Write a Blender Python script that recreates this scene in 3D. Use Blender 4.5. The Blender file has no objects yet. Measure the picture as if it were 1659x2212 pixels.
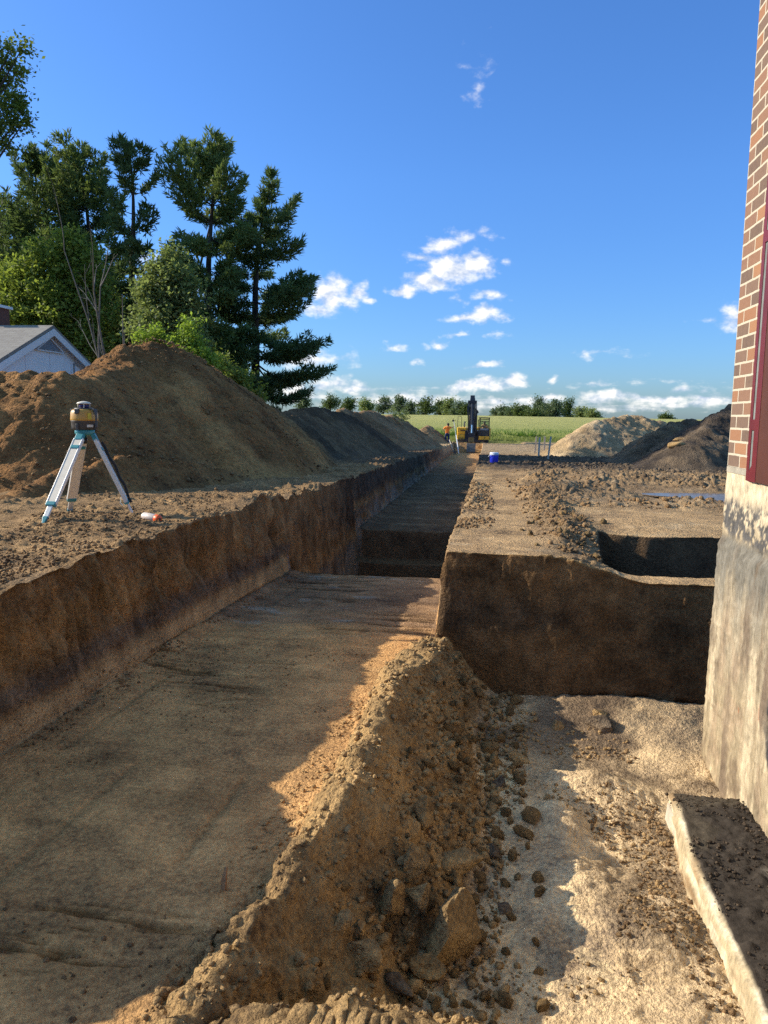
import bpy, bmesh, math, random
import numpy as np
from mathutils import Vector, Matrix, Quaternion

random.seed(11)
RNG = np.random.default_rng(11)
SC = bpy.context.scene
COL = SC.collection
R = math.radians

# ------------------------------------------------------------------ camera maths (z = 0 is eye level)
FPX, CX, CY = 1662.0, 829.5, 1106.0            # focal length and centre in pixels of a 1659 x 2212 picture
YAW, PITCH, ROLL = R(7.75), R(7.15), R(0.85)
F_ = np.array([-math.sin(YAW)*math.cos(PITCH), math.cos(YAW)*math.cos(PITCH), -math.sin(PITCH)])
rt0 = np.array([math.cos(YAW), math.sin(YAW), 0.0]); up0 = np.cross(rt0, F_)
RT = math.cos(ROLL)*rt0 + math.sin(ROLL)*up0
UP = -math.sin(ROLL)*rt0 + math.cos(ROLL)*up0
def ray(u, v): return F_ + RT*(u-CX)/FPX + UP*(CY-v)/FPX
def at(u, v, Y):
    r = ray(u, v); return Vector(r*(Y/r[1]))
def az_el(u, v):
    r = ray(u, v); r = r/np.linalg.norm(r)
    return math.atan2(r[0], r[1]), math.asin(r[2])

# ------------------------------------------------------------------ numpy noise
def _hash(ix, iy, iz, s):
    n = (ix.astype(np.uint32)*np.uint32(0x8da6b343)) ^ (iy.astype(np.uint32)*np.uint32(0xd8163841)) ^ (iz.astype(np.uint32)*np.uint32(0xcb1ab31f)) ^ np.uint32((s*0x9E3779B1) & 0xffffffff)
    n ^= n >> np.uint32(13); n = n*np.uint32(0x5bd1e995); n ^= n >> np.uint32(15); n = n*np.uint32(0x2c1b3c6d); n ^= n >> np.uint32(12)
    return n
def _hf(ix, iy, iz, s): return _hash(ix, iy, iz, s).astype(np.float64)*(2.0/4294967296.0)-1.0
def vnoise(x, y, z, s=0):
    fx, fy, fz = np.floor(x), np.floor(y), np.floor(z)
    ix, iy, iz = fx.astype(np.int64), fy.astype(np.int64), fz.astype(np.int64)
    tx, ty, tz = x-fx, y-fy, z-fz
    tx = tx*tx*tx*(tx*(tx*6-15)+10); ty = ty*ty*ty*(ty*(ty*6-15)+10); tz = tz*tz*tz*(tz*(tz*6-15)+10)
    def L(a, b, t): return a+(b-a)*t
    c = [_hf(ix+i, iy+j, iz+k, s) for i in (0, 1) for j in (0, 1) for k in (0, 1)]
    return L(L(L(c[0], c[1], tz), L(c[2], c[3], tz), ty), L(L(c[4], c[5], tz), L(c[6], c[7], tz), ty), tx)
def fbm(x, y, z, freq, octv=4, s=0, gain=.5, billow=False):
    x, y, z = np.broadcast_arrays(np.asarray(x, float), np.asarray(y, float), np.asarray(z, float))
    out = np.zeros(x.shape); a = 1.0; tot = 0
    X, Y, Z = x*freq, y*freq, z*freq
    for o in range(octv):
        n = vnoise(X, Y, Z, s+o*17)
        out += a*(np.abs(n)*2-1 if billow else n); tot += a; a *= gain
        X, Y, Z = (.8*X-.6*Y)*2.03+3.1, (.6*X+.8*Y)*2.03+1.7, Z*2.03+(.3*X)+5.3
    return out/tot
def pebbles(x, y, cell, s=0, fill=.8, rmin=.25, rmax=.55):
    """rounded lumps half sunk in a sheet: height of the lumps, in units of the cell"""
    X, Y = x/cell, y/cell
    fx, fy = np.floor(X), np.floor(Y)
    out = np.zeros(X.shape)
    zz = np.zeros(X.shape, np.int64)
    for i in (-1, 0, 1):
        for j in (-1, 0, 1):
            ix, iy = (fx+i).astype(np.int64), (fy+j).astype(np.int64)
            h = _hash(ix, iy, zz, s)
            a = (h & np.uint32(255)).astype(float)/255; b = ((h >> np.uint32(8)) & np.uint32(255)).astype(float)/255
            c = ((h >> np.uint32(16)) & np.uint32(255)).astype(float)/255; d = ((h >> np.uint32(24)) & np.uint32(255)).astype(float)/255
            r = rmin+(rmax-rmin)*c*c
            r = np.where(d < fill, r, 0)
            q = 1-((ix+a-X)**2+(iy+b-Y)**2)/np.maximum(r*r, 1e-6)
            out = np.maximum(out, r*np.sqrt(np.clip(q, 0, 1)))
    return out
def ss(a, b, x):
    t = np.clip((x-a)/(b-a), 0, 1); return t*t*(3-2*t)
def lin(a, b, x): return np.clip((x-a)/(b-a), 0, 1)
def bump(x, y, cx, cy, rx, ry):
    return np.exp(-(((x-cx)/rx)**2+((y-cy)/ry)**2))

# ------------------------------------------------------------------ object helpers
def tag(o, label=None, cat=None, group=None, kind=None):
    if label: o['label'] = label
    if cat: o['category'] = cat
    if group: o['group'] = group
    if kind: o['kind'] = kind
    return o
def empty(name, loc, label, cat, group=None):
    o = bpy.data.objects.new(name, None); COL.objects.link(o)
    o.location = loc; o.empty_display_size = .1
    return tag(o, label, cat, group)
def link(name, me, mat=None, parent=None, smooth=False):
    if mat is not None and not me.materials: me.materials.append(mat)
    if smooth: me.shade_smooth()
    o = bpy.data.objects.new(name, me); COL.objects.link(o)
    if parent is not None: o.parent = parent
    return o
def np_mesh(name, V, Fc, col=None):
    """V (n,3), Fc (m,3|4) -> mesh, optional per-vertex colour"""
    me = bpy.data.meshes.new(name)
    V = np.ascontiguousarray(V, np.float32); Fc = np.ascontiguousarray(Fc, np.int32)
    n, k = Fc.shape
    me.vertices.add(len(V)); me.vertices.foreach_set('co', V.ravel())
    me.loops.add(n*k); me.loops.foreach_set('vertex_index', Fc.ravel())
    me.polygons.add(n)
    me.polygons.foreach_set('loop_start', np.arange(0, n*k, k, dtype=np.int32))
    me.update(calc_edges=True)
    if col is not None:
        a = me.color_attributes.new('Col', 'FLOAT_COLOR', 'POINT')
        c = np.ones((len(V), 4), np.float32); c[:, :3] = col
        a.data.foreach_set('color', c.ravel())
    return me
class MB:
    def __init__(s): s.v = []; s.f = []
    def box(s, c, size, rot=None, taper=1.0):
        b = len(s.v); c = Vector(c); hx, hy, hz = size[0]/2, size[1]/2, size[2]/2
        for z in (-1, 1):
            t = taper if z > 0 else 1
            for x, y in ((-1, -1), (1, -1), (1, 1), (-1, 1)):
                p = Vector((x*hx*t, y*hy*t, z*hz))
                if rot is not None: p = rot @ p
                s.v.append(c+p)
        for q in ((3, 2, 1, 0), (4, 5, 6, 7), (0, 1, 5, 4), (1, 2, 6, 5), (2, 3, 7, 6), (3, 0, 4, 7)): s.f.append([b+i for i in q])
        return s
    def bar(s, a, b, w, d, up=(0, 0, 1), taper=1.0):
        a, b = Vector(a), Vector(b); ax = (b-a); L = ax.length; ax = ax/L
        x = Vector(up).cross(ax)
        if x.length < 1e-4: x = Vector((1, 0, 0)).cross(ax)
        x.normalize(); y = ax.cross(x)
        M = Matrix((x, y, ax)).transposed()
        return s.box((a+b)/2, (w, d, L), M, taper)
    def tube(s, pts, rad, n=8, cap=True):
        pts = [Vector(p) for p in pts]
        if not hasattr(rad, '__len__'): rad = [rad]*len(pts)
        b = len(s.v); prev = None
        for i, p in enumerate(pts):
            t = (pts[min(i+1, len(pts)-1)]-pts[max(i-1, 0)]).normalized()
            if prev is None:
                x = t.orthogonal().normalized()
            else:
                x = (prev-t*prev.dot(t))
                x = x.normalized() if x.length > 1e-5 else t.orthogonal().normalized()
            prev = x; y = t.cross(x)
            for k in range(n):
                a = 2*math.pi*k/n
                s.v.append(p+(x*math.cos(a)+y*math.sin(a))*rad[i])
        for i in range(len(pts)-1):
            for k in range(n):
                k2 = (k+1) % n
                s.f.append([b+i*n+k, b+i*n+k2, b+(i+1)*n+k2, b+(i+1)*n+k])
        if cap:
            s.f.append([b+k for k in reversed(range(n))]); s.f.append([b+(len(pts)-1)*n+k for k in range(n)])
        return s
    def lathe(s, c, prof, n=24):
        c = Vector(c); b = len(s.v)
        for r, z in prof:
            for k in range(n):
                a = 2*math.pi*k/n; s.v.append(c+Vector((r*math.cos(a), r*math.sin(a), z)))
        m = len(prof)
        for i in range(m-1):
            for k in range(n):
                k2 = (k+1) % n
                s.f.append([b+i*n+k, b+i*n+k2, b+(i+1)*n+k2, b+(i+1)*n+k])
        s.f.append([b+k for k in reversed(range(n))]); s.f.append([b+(m-1)*n+k for k in range(n)])
        return s
    def prism(s, poly, d):
        """poly: list of 3D points, extruded by vector d"""
        b = len(s.v); n = len(poly); d = Vector(d)
        s.v += [Vector(p) for p in poly]+[Vector(p)+d for p in poly]
        s.f.append([b+i for i in range(n)]); s.f.append([b+n+i for i in reversed(range(n))])
        for i in range(n):
            j = (i+1) % n; s.f.append([b+j, b+i, b+n+i, b+n+j])
        return s
    def build(s, name, mat, parent=None, smooth=False, bevel=0):
        me = bpy.data.meshes.new(name)
        me.from_pydata([tuple(p) for p in s.v], [], s.f); me.update()
        bm = bmesh.new(); bm.from_mesh(me); bmesh.ops.recalc_face_normals(bm, faces=bm.faces); bm.to_mesh(me); bm.free()
        o = link(name, me, mat, parent, smooth)
        if bevel:
            m = o.modifiers.new('bevel', 'BEVEL'); m.width = bevel; m.segments = 2; m.limit_method = 'ANGLE'
        return o

# ------------------------------------------------------------------ materials
class NT:
    def __init__(s, nt): s.nt = nt
    def n(s, t, **kw):
        nd = s.nt.nodes.new(t)
        for k, v in kw.items(): setattr(nd, k, v)
        return nd
    def l(s, a, b): s.nt.links.new(a, b)
    def val(s, sock, v):
        if hasattr(v, 'is_output'): s.l(v, sock)
        else: sock.default_value = v
    def math(s, op, a, b=None, c=None, clamp=False):
        m = s.n('ShaderNodeMath', operation=op, use_clamp=clamp)
        s.val(m.inputs[0], a)
        if b is not None: s.val(m.inputs[1], b)
        if c is not None: s.val(m.inputs[2], c)
        return m.outputs[0]
    def mix(s, f, a, b, blend='MIX'):
        m = s.n('ShaderNodeMix', data_type='RGBA', blend_type=blend)
        s.val(m.inputs[0], f)
        for k, v in ((6, a), (7, b)):
            if hasattr(v, 'is_output'): s.l(v, m.inputs[k])
            else: m.inputs[k].default_value = (*v, 1) if len(v) == 3 else v
        return m.outputs[2]
    def ramp(s, f, stops, interp='LINEAR'):
        r = s.n('ShaderNodeValToRGB'); r.color_ramp.interpolation = interp
        e = r.color_ramp.elements
        while len(e) < len(stops): e.new(.5)
        for i, (p, c) in enumerate(stops):
            e[i].position = p; e[i].color = (*c, 1) if hasattr(c, '__len__') else (c, c, c, 1)
        s.l(f, r.inputs[0]); return r.outputs[0]
    def noise(s, vec, scale, detail=4, rough=.5, dist=0):
        x = s.n('ShaderNodeTexNoise'); x.inputs['Scale'].default_value = scale; x.inputs['Detail'].default_value = detail
        x.inputs['Roughness'].default_value = rough; x.inputs['Distortion'].default_value = dist
        if vec is not None: s.l(vec, x.inputs['Vector'])
        return x.outputs[0]
    def mapv(s, vec, scale=(1, 1, 1), loc=(0, 0, 0)):
        m = s.n('ShaderNodeMapping'); m.inputs['Scale'].default_value = scale; m.inputs['Location'].default_value = loc
        s.l(vec, m.inputs['Vector']); return m.outputs[0]
def new_mat(name):
    m = bpy.data.materials.new(name); m.use_nodes = True
    nt = m.node_tree; nt.nodes.clear(); N = NT(nt)
    out = N.n('ShaderNodeOutputMaterial'); b = N.n('ShaderNodeBsdfPrincipled'); N.l(b.outputs[0], out.inputs[0])
    return m, N, b, out
def paint(name, col, rough=.5, metal=0, var=.25, scale=8, bumps=0, spec=.5, bscale=None):
    m, N, b, out = new_mat(name)
    tc = N.n('ShaderNodeTexCoord').outputs['Object']
    n = N.noise(tc, scale, 6, .6)
    c = N.mix(N.ramp(n, [(.3, 0), (.7, 1)]), tuple(x*(1-var) for x in col), tuple(min(1, x*(1+var)) for x in col))
    N.l(c, b.inputs['Base Color']); b.inputs['Roughness'].default_value = rough; b.inputs['Metallic'].default_value = metal
    b.inputs['Specular IOR Level'].default_value = spec
    if bumps:
        bp = N.n('ShaderNodeBump'); bp.inputs['Strength'].default_value = bumps; bp.inputs['Distance'].default_value = .01
        N.l(N.noise(tc, bscale or scale*4, 6, .65), bp.inputs['Height']); N.l(bp.outputs[0], b.inputs['Normal'])
    return m
def soil_material(name, attr=True, base=(.3, .2, .11), fine=1.0, bdist=.012):
    m, N, b, out = new_mat(name)
    tc = N.n('ShaderNodeTexCoord').outputs['Object']
    if attr:
        a = N.n('ShaderNodeAttribute'); a.attribute_name = 'Col'; c0 = a.outputs['Color']
    else:
        oi = N.n('ShaderNodeObjectInfo')
        c0 = N.mix(oi.outputs['Random'], tuple(x*.80 for x in base), tuple(x*1.2 for x in base))
    n1 = N.noise(tc, 5*fine, 5, .6); n2 = N.noise(tc, 46*fine, 6, .68); n3 = N.noise(tc, 1.3*fine, 4, .55)
    k = N.math('ADD', N.math('MULTIPLY', n1, .55), N.math('ADD', N.math('MULTIPLY', n2, .75), N.math('MULTIPLY', n3, .5)))
    k = N.math('MULTIPLY_ADD', k, 2.9, -1.61)
    k = N.math('MINIMUM', N.math('MAXIMUM', k, .30), 1.9)
    kc = N.n('ShaderNodeCombineColor'); N.l(k, kc.inputs[0]); N.l(k, kc.inputs[1]); N.l(N.math('MULTIPLY_ADD', k, .9, .1), kc.inputs[2])
    c = N.mix(1.0, c0, kc.outputs[0], 'MULTIPLY')
    N.l(c, b.inputs['Base Color'])
    b.inputs['Roughness'].default_value = .95; b.inputs['Specular IOR Level'].default_value = .12
    vo = N.n('ShaderNodeTexVoronoi'); vo.inputs['Scale'].default_value = 70*fine; N.l(tc, vo.inputs['Vector'])
    vo2 = N.n('ShaderNodeTexVoronoi'); vo2.inputs['Scale'].default_value = 160*fine; N.l(tc, vo2.inputs['Vector'])
    hgt = N.math('SUBTRACT', N.math('ADD', N.math('MULTIPLY', N.noise(tc, 32*fine, 8, .7), 1.6), n2), N.math('ADD', N.math('MULTIPLY', vo.outputs['Distance'], .7), N.math('MULTIPLY', vo2.outputs['Distance'], .35)))
    bp = N.n('ShaderNodeBump'); bp.inputs['Strength'].default_value = 1.0; bp.inputs['Distance'].default_value = bdist*1.3
    N.l(hgt, bp.inputs['Height']); N.l(bp.outputs[0], b.inputs['Normal'])
    return m

M_SOIL = soil_material('soil')
M_SOILFAR = soil_material('heap_soil', fine=.45, bdist=.03)
M_CLOD = soil_material('clod_soil', attr=False, base=(.44, .285, .13))
M_CLODDARK = soil_material('dark_clod_soil', attr=False, base=(.19, .14, .095))

# ------------------------------------------------------------------ the ground as a height function
def g_plane(y):
    yy = np.minimum(y, 67.0)
    return -(.75+.025*yy)+.0009*np.maximum(yy-50, 0)**2
def x_left(y): return -2.28+.08*(1-ss(3.4, 5.4, y))-.0135*np.maximum(y-12, 0)
def x_right(y): return -.30-.006*np.maximum(y-10, 0)
RY = [0.9, 1.75, 2.1, 2.4, 2.7, 3.06, 3.6, 4.2, 4.6, 5.0]
RX = [-.70, -.67, -.62, -.56, -.51, -.48, -.48, -.43, -.33, -.25]
RZ = [-1.5, -1.49, -1.47, -1.44, -1.39, -1.34, -1.37, -1.41, -1.42, -1.42]
def shelf(y): return -(1.44+.043*y)
def pit_floor(x, y):
    z = -1.84+.09*ss(3.9, 4.8, y)+.015*np.sin(x*5+y*2)
    z = z+.09*bump(x, y, .58, 3.74, .18, .14)+.06*bump(x, y, .37, 3.36, .12, .18)+.045*bump(x, y, .40, 2.88, .14, .27)
    z = z+.05*bump(x, y, .62, 2.62, .18, .18)-.03*bump(x, y, .55, 3.1, .14, .2)
    return z
MOUND = [at(430, 2250, 1.62), at(530, 2212, 1.60), at(700, 2206, 1.58), at(790, 2196, 1.57), at(880, 2204, 1.56), at(960, 2214, 1.56), at(1030, 2240, 1.55)]
def ground_z(x, y):
    x = np.asarray(x, float); y = np.asarray(y, float)
    g = g_plane(y)
    xl, xr = x_left(y), x_right(y)
    # ---- left bank
    wob = fbm(x*.6, y, 0*x, 1.1, 3, 5)
    bank = g+.03*wob+.11*bump(x, y, -2.42, 7.6, .3, .42)+.07*bump(x, y, -2.5, 8.35, .3, .3)+.05*bump(x, y, -3.3, 5.6, .7, .5)
    bank = bank+.12*(1-ss(2.5, 3.1, y))-.01*ss(2.8, 3.2, y)*(1-ss(4.5, 6, y))+np.exp(-((x-xl)/.22)**2)*.055*fbm(0*x, y, 0*x, 3.2, 3, 6)  # unseen near stretch raised to lengthen the bank's shadow on the shelf
    bank = bank-.95*np.maximum(1.96-y+.25*(x+2.28), 0)-.5*np.maximum(1.3-y, 0)
    bank = np.maximum(bank, shelf(y))
    # ---- trench floor
    sh = shelf(y)+.02*bump(x, y, -2.2, 4.6, .3, 3)
    far = -(2.006+.0185*(y-13.2))
    fl = sh+(-2.95-sh)*lin(8.47, 8.53, y)
    fl = fl+(-2.5+2.95)*lin(12.68, 12.74, y)
    fl = fl+(far+2.5)*lin(13.17, 13.24, y)
    fl = np.where(y > 13.24, far, fl)
    fl = fl+.3*lin(63.4, 63.6, y)
    fl = fl+(g-fl)*lin(64.4, 64.7, y)
    # a line of loose earth along the foot of the left wall
    fl = fl+.035*np.exp(-((x-xl-.09)/.07)**2)*(y < 63)*(1+.6*wob)
    # ---- right plateau
    pl = g+.02*wob
    pl = pl-.14*ss(.3, 1.05, x)*(1-ss(5.3, 6.2, y))
    pl = pl+.07*bump(x, y, 1.35, 6.75, .65, .42)
    hole = lin(.80, .90, x+.05*wob-.12*(y-5.6))*lin(5.16, 5.24, y-.02*wob)*(1-lin(6.10, 6.18, y-.05*wob+.10*np.cos((x-1.3)*2.2)))
    pl = pl+(-1.62-pl)*hole
    edge = np.exp(-((x-.62-.04*np.sin(y*3))/.2)**2)*ss(5.25, 5.7, y)*(1-ss(9, 11, y))
    pl = pl+edge*(.045+.03*wob)
    rub = ss(.25, 1.0, x+.25*wob)*ss(8.0, 9.2, y)*(1-ss(15.5, 18, y))
    puddle = ss(1.5, 2.3, x)*ss(9.3, 10.0, y)*(1-ss(11.0, 11.8, y))
    pl = pl+rub*(1-puddle)*(.05+.10*fbm(x, y, 0*x, 1.3, 3, 61))-puddle*.035
    pl = pl+.14*bump(x, y, .95, 10.2, .35, .6)*(1+wob)+.12*bump(x, y, 2.1, 13.2, 1.3, .7)
    dip = ss(64.8, 66, y)*(1-ss(72, 73, y))*ss(-5, -4, x)*(1-ss(2, 3, x))
    pl = pl-.62*dip
    bank = bank-.62*dip
    fl = np.where(y > 64.7, pl, fl)
    # ---- berm and pit in front of the plateau face
    xq, zq = np.interp(y, RY, RX), np.interp(y, RY, RZ)
    xq = xq+.05*fbm(0*x, y, 0*x, 2.6, 3, 9); zq = zq+.06*fbm(0*x+4, y, 0*x, 3.1, 4, 12, .7)
    u = x-xq
    pf = pit_floor(x, y)
    uu = np.clip(u-.02-.07*ss(3.7, 4.7, y), 0, 2)
    right = np.maximum(pf, zq-1.25*uu+.55*np.minimum(uu, 1.1)**2)
    left = np.maximum(sh, zq-.02*np.abs(u)-1.55*np.maximum(np.abs(u)-.03-.05*ss(3.6, 4.6, y), 0))
    berm = np.where(u > 0, right, left)
    wf = lin(4.81, 4.89, y-.02*wob)
    rs = berm*(1-wf)+pl*wf                        # right of the trench wall
    wr = lin(-.04, .04, x-xr)
    tr = np.where(y < 4.89, berm*(1-wf)+sh*wf, fl)   # trench itself
    zr = tr*(1-wr)+rs*wr
    zr = np.where((y < 4.81), berm, zr)
    wl = lin(-.05, .05, x-xl)
    z = bank*(1-wl)+zr*wl
    # ---- the heap the photographer stands on
    if np.any(y < 2.6):
        m = np.full(x.shape, -9.0)
        for i in range(len(MOUND)-1):
            for t in (0, .25, .5, .75):
                p = MOUND[i].lerp(MOUND[i+1], t)
                m = np.maximum(m, p.z-1.05*np.hypot(x-p.x, (y-p.y)*np.where(y < p.y, .25, 1.0)))
        z = np.maximum(z, np.where(y < 2.6, m, -9))
    return z
def hit(u, v, ymin=1.2, ymax=70):
    r = ray(u, v); ys = np.concatenate([np.arange(ymin, 12, .01), np.arange(12, ymax, .05)])
    X, Z = r[0]/r[1]*ys, r[2]/r[1]*ys
    H = ground_z(X, ys); i = int(np.argmax(Z < H)) if np.any(Z < H) else len(ys)-1
    return Vector((X[i], ys[i], H[i]))

def soil_colour(x, y, z, zfl):
    """albedo of the ground by what lies there; zfl = slope of the surface, 1 flat .. 0 upright"""
    n1 = fbm(x, y, z, 1.7, 4, 101); n2 = fbm(x, y, z, 7, 4, 131); n3 = fbm(x*.25, y*1.4, z, 3, 4, 151)
    def C(*c): return np.array(c)
    def mixc(c, k, m): return c+(np.array(k)-c)*m[..., None]
    c = np.zeros(x.shape+(3,))+C(.33, .205, .10)
    xl, xr = x_left(y), x_right(y)
    wall_l = (x < xl+.12)
    # right plateau: trodden tan, further back dark topsoil with tree shade put into its colour
    pr = ss(-.05, .05, x-xr)*(y > 4.8)
    c = mixc(c, (.44, .285, .145), pr*(1-ss(9, 14, y)*.25))
    dark = pr*ss(16.5, 19.5, y+1.5*n1)*(1-ss(31, 35, y+2*n1))
    c = mixc(c, (.085, .065, .05), dark*.92)
    c = mixc(c, (.36, .25, .14), pr*ss(32, 36, y))
    rub = pr*ss(.25, 1.0, x)*ss(8.0, 9.2, y)*(1-ss(15.5, 18, y))
    c = mixc(c, (.25, .17, .10), rub*(.75+.3*n1))
    c = mixc(c, (.46, .35, .22), pr*ss(.25, .6, n2)*.4)
    edgecl = pr*np.exp(-((x-.62)/.22)**2)*(y < 10)
    c = mixc(c, (.21, .14, .08), edgecl*.7)
    # trench floor
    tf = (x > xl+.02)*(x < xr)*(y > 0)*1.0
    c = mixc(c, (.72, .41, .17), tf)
    pale = tf*ss(.2, .55, n3)*.35
    c = mixc(c, (.60, .40, .20), pale)
    pur = tf*ss(5.6, 6.2, y+.25*n1-.08*(x+1))*(y < 8.5)
    c = mixc(c, (.26, .17, .11), pur*(.8+.25*n3))
    c = mixc(c, (.38, .33, .27), pur*ss(.28, .45, fbm(x, y*1.5, z, 2.6, 3, 177))*.7)
    c = mixc(c, (.27, .155, .065), tf*(y < 5.6)*ss(.05, .5, n1)*.45)
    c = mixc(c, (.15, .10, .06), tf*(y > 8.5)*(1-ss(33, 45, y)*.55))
    c = mixc(c, (.26, .18, .11), tf*(y > 13.3)*ss(.0, .4, n3)*.6)
    # left wall
    g = g_plane(y)
    fz = np.where(y < 8.5, shelf(y), np.where(y < 13.2, -2.9, -(2.006+.0185*(y-13.2))))
    t = np.clip((z-fz)/(g-fz), 0, 1)+.05*n1
    wl = wall_l*(zfl < .75)*(x > xl-.4)*1.0
    cw = np.zeros(c.shape)+C(.28, .165, .072)
    cw = mixc(cw, (.33, .19, .075), ss(.45, .6, t)*(1-ss(.7, .85, t))*.9*(y < 7))
    cw = mixc(cw, (.15, .115, .085), ss(.22, .3, t)*(1-ss(.36, .46, t))*.7)
    cw = mixc(cw, (.50, .34, .165), (1-ss(.16, .26, t))*(y < 9)*1.0)
    cw = mixc(cw, (.30, .25, .20), (1-ss(.16, .4, t+.4*n1))*(y >= 8.4)*.8)
    cw = mixc(cw, (.09, .062, .042), ss(.45, .65, t+.1*n1)*ss(9, 14, y)*(1-ss(40, 48, y)))
    cw = mixc(cw, (.28, .19, .11), ss(34, 44, y))
    stk = fbm(x*2, y*4.5, z*.8, 2.6, 4, 213, .6)+.5*fbm(x, y*12, z*1.5, 2, 3, 217)
    cw = cw*(1+np.clip(.55*stk, -.45, .5)*ss(.14, .3, t))[..., None]*(1+.25*fbm(x, y*.5, z*9, 2, 3, 219)*(1-ss(.2, .35, t)))[..., None]
    c = np.where(wl[..., None] > 0, cw, c)
    c = mixc(c, (.20, .14, .085), wall_l*(zfl > .75)*(x > xl-.5)*ss(0, .4, n2)*.5*(y < 14))
    bk = (x < xl)*ss(14, 22, y)*(1-ss(40, 46, y))
    c = mixc(c, (.13, .09, .06), bk*.85)
    c = mixc(c, (.42, .29, .16), (x < xl)*ss(43, 48, y))
    # berm, pit
    near = (y < 4.9)*(x > -1.05)*1.0
    xq = np.interp(y, RY, RX)
    bz = near*ss(-.16, -.05, x-xq)
    c = mixc(c, (.44, .28, .125), bz)
    c = mixc(c, (.29, .18, .08), bz*ss(.1, .5, n1)*ss(-.02, .15, x-xq)*.7)
    pf = pit_floor(x, y)
    pm = near*(1-ss(.015, .07, z-pf+.02*n2))*(x > -.2)*(y > 1.9)
    c = mixc(c, (.90, .65, .37), pm)
    c = mixc(c, (.50, .34, .18), pm*ss(.0, .45, n2+.4*n1)*.5)
    c = mixc(c, (.30, .21, .13), pm*ss(3.75, 4.3, y)*(.5+.5*ss(-.2, .3, n1)))
    c = mixc(c, (.15, .105, .07), pm*ss(.42, .70, x+.22*n1)*ss(-.2, .3, n1+.5*n2)*(y > 2.5)*.75)
    # pit face and hole faces, soil colour darkened to carry their shade
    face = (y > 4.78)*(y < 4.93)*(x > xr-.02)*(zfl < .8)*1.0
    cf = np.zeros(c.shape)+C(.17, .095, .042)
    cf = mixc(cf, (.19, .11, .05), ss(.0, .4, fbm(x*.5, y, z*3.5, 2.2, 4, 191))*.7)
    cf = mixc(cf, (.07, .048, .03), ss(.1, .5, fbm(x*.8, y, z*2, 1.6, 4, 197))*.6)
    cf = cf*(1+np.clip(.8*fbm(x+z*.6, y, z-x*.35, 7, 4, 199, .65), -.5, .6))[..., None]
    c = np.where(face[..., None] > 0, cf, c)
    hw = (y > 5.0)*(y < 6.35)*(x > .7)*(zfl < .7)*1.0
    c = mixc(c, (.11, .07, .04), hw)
    # dry grass beyond the works
    c = mixc(c, (.15, .16, .05), ss(68.5, 70.5, y+1.2*n1))
    return np.clip(c*(1+.18*n1+.10*n2)[..., None], .01, .9)

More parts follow.
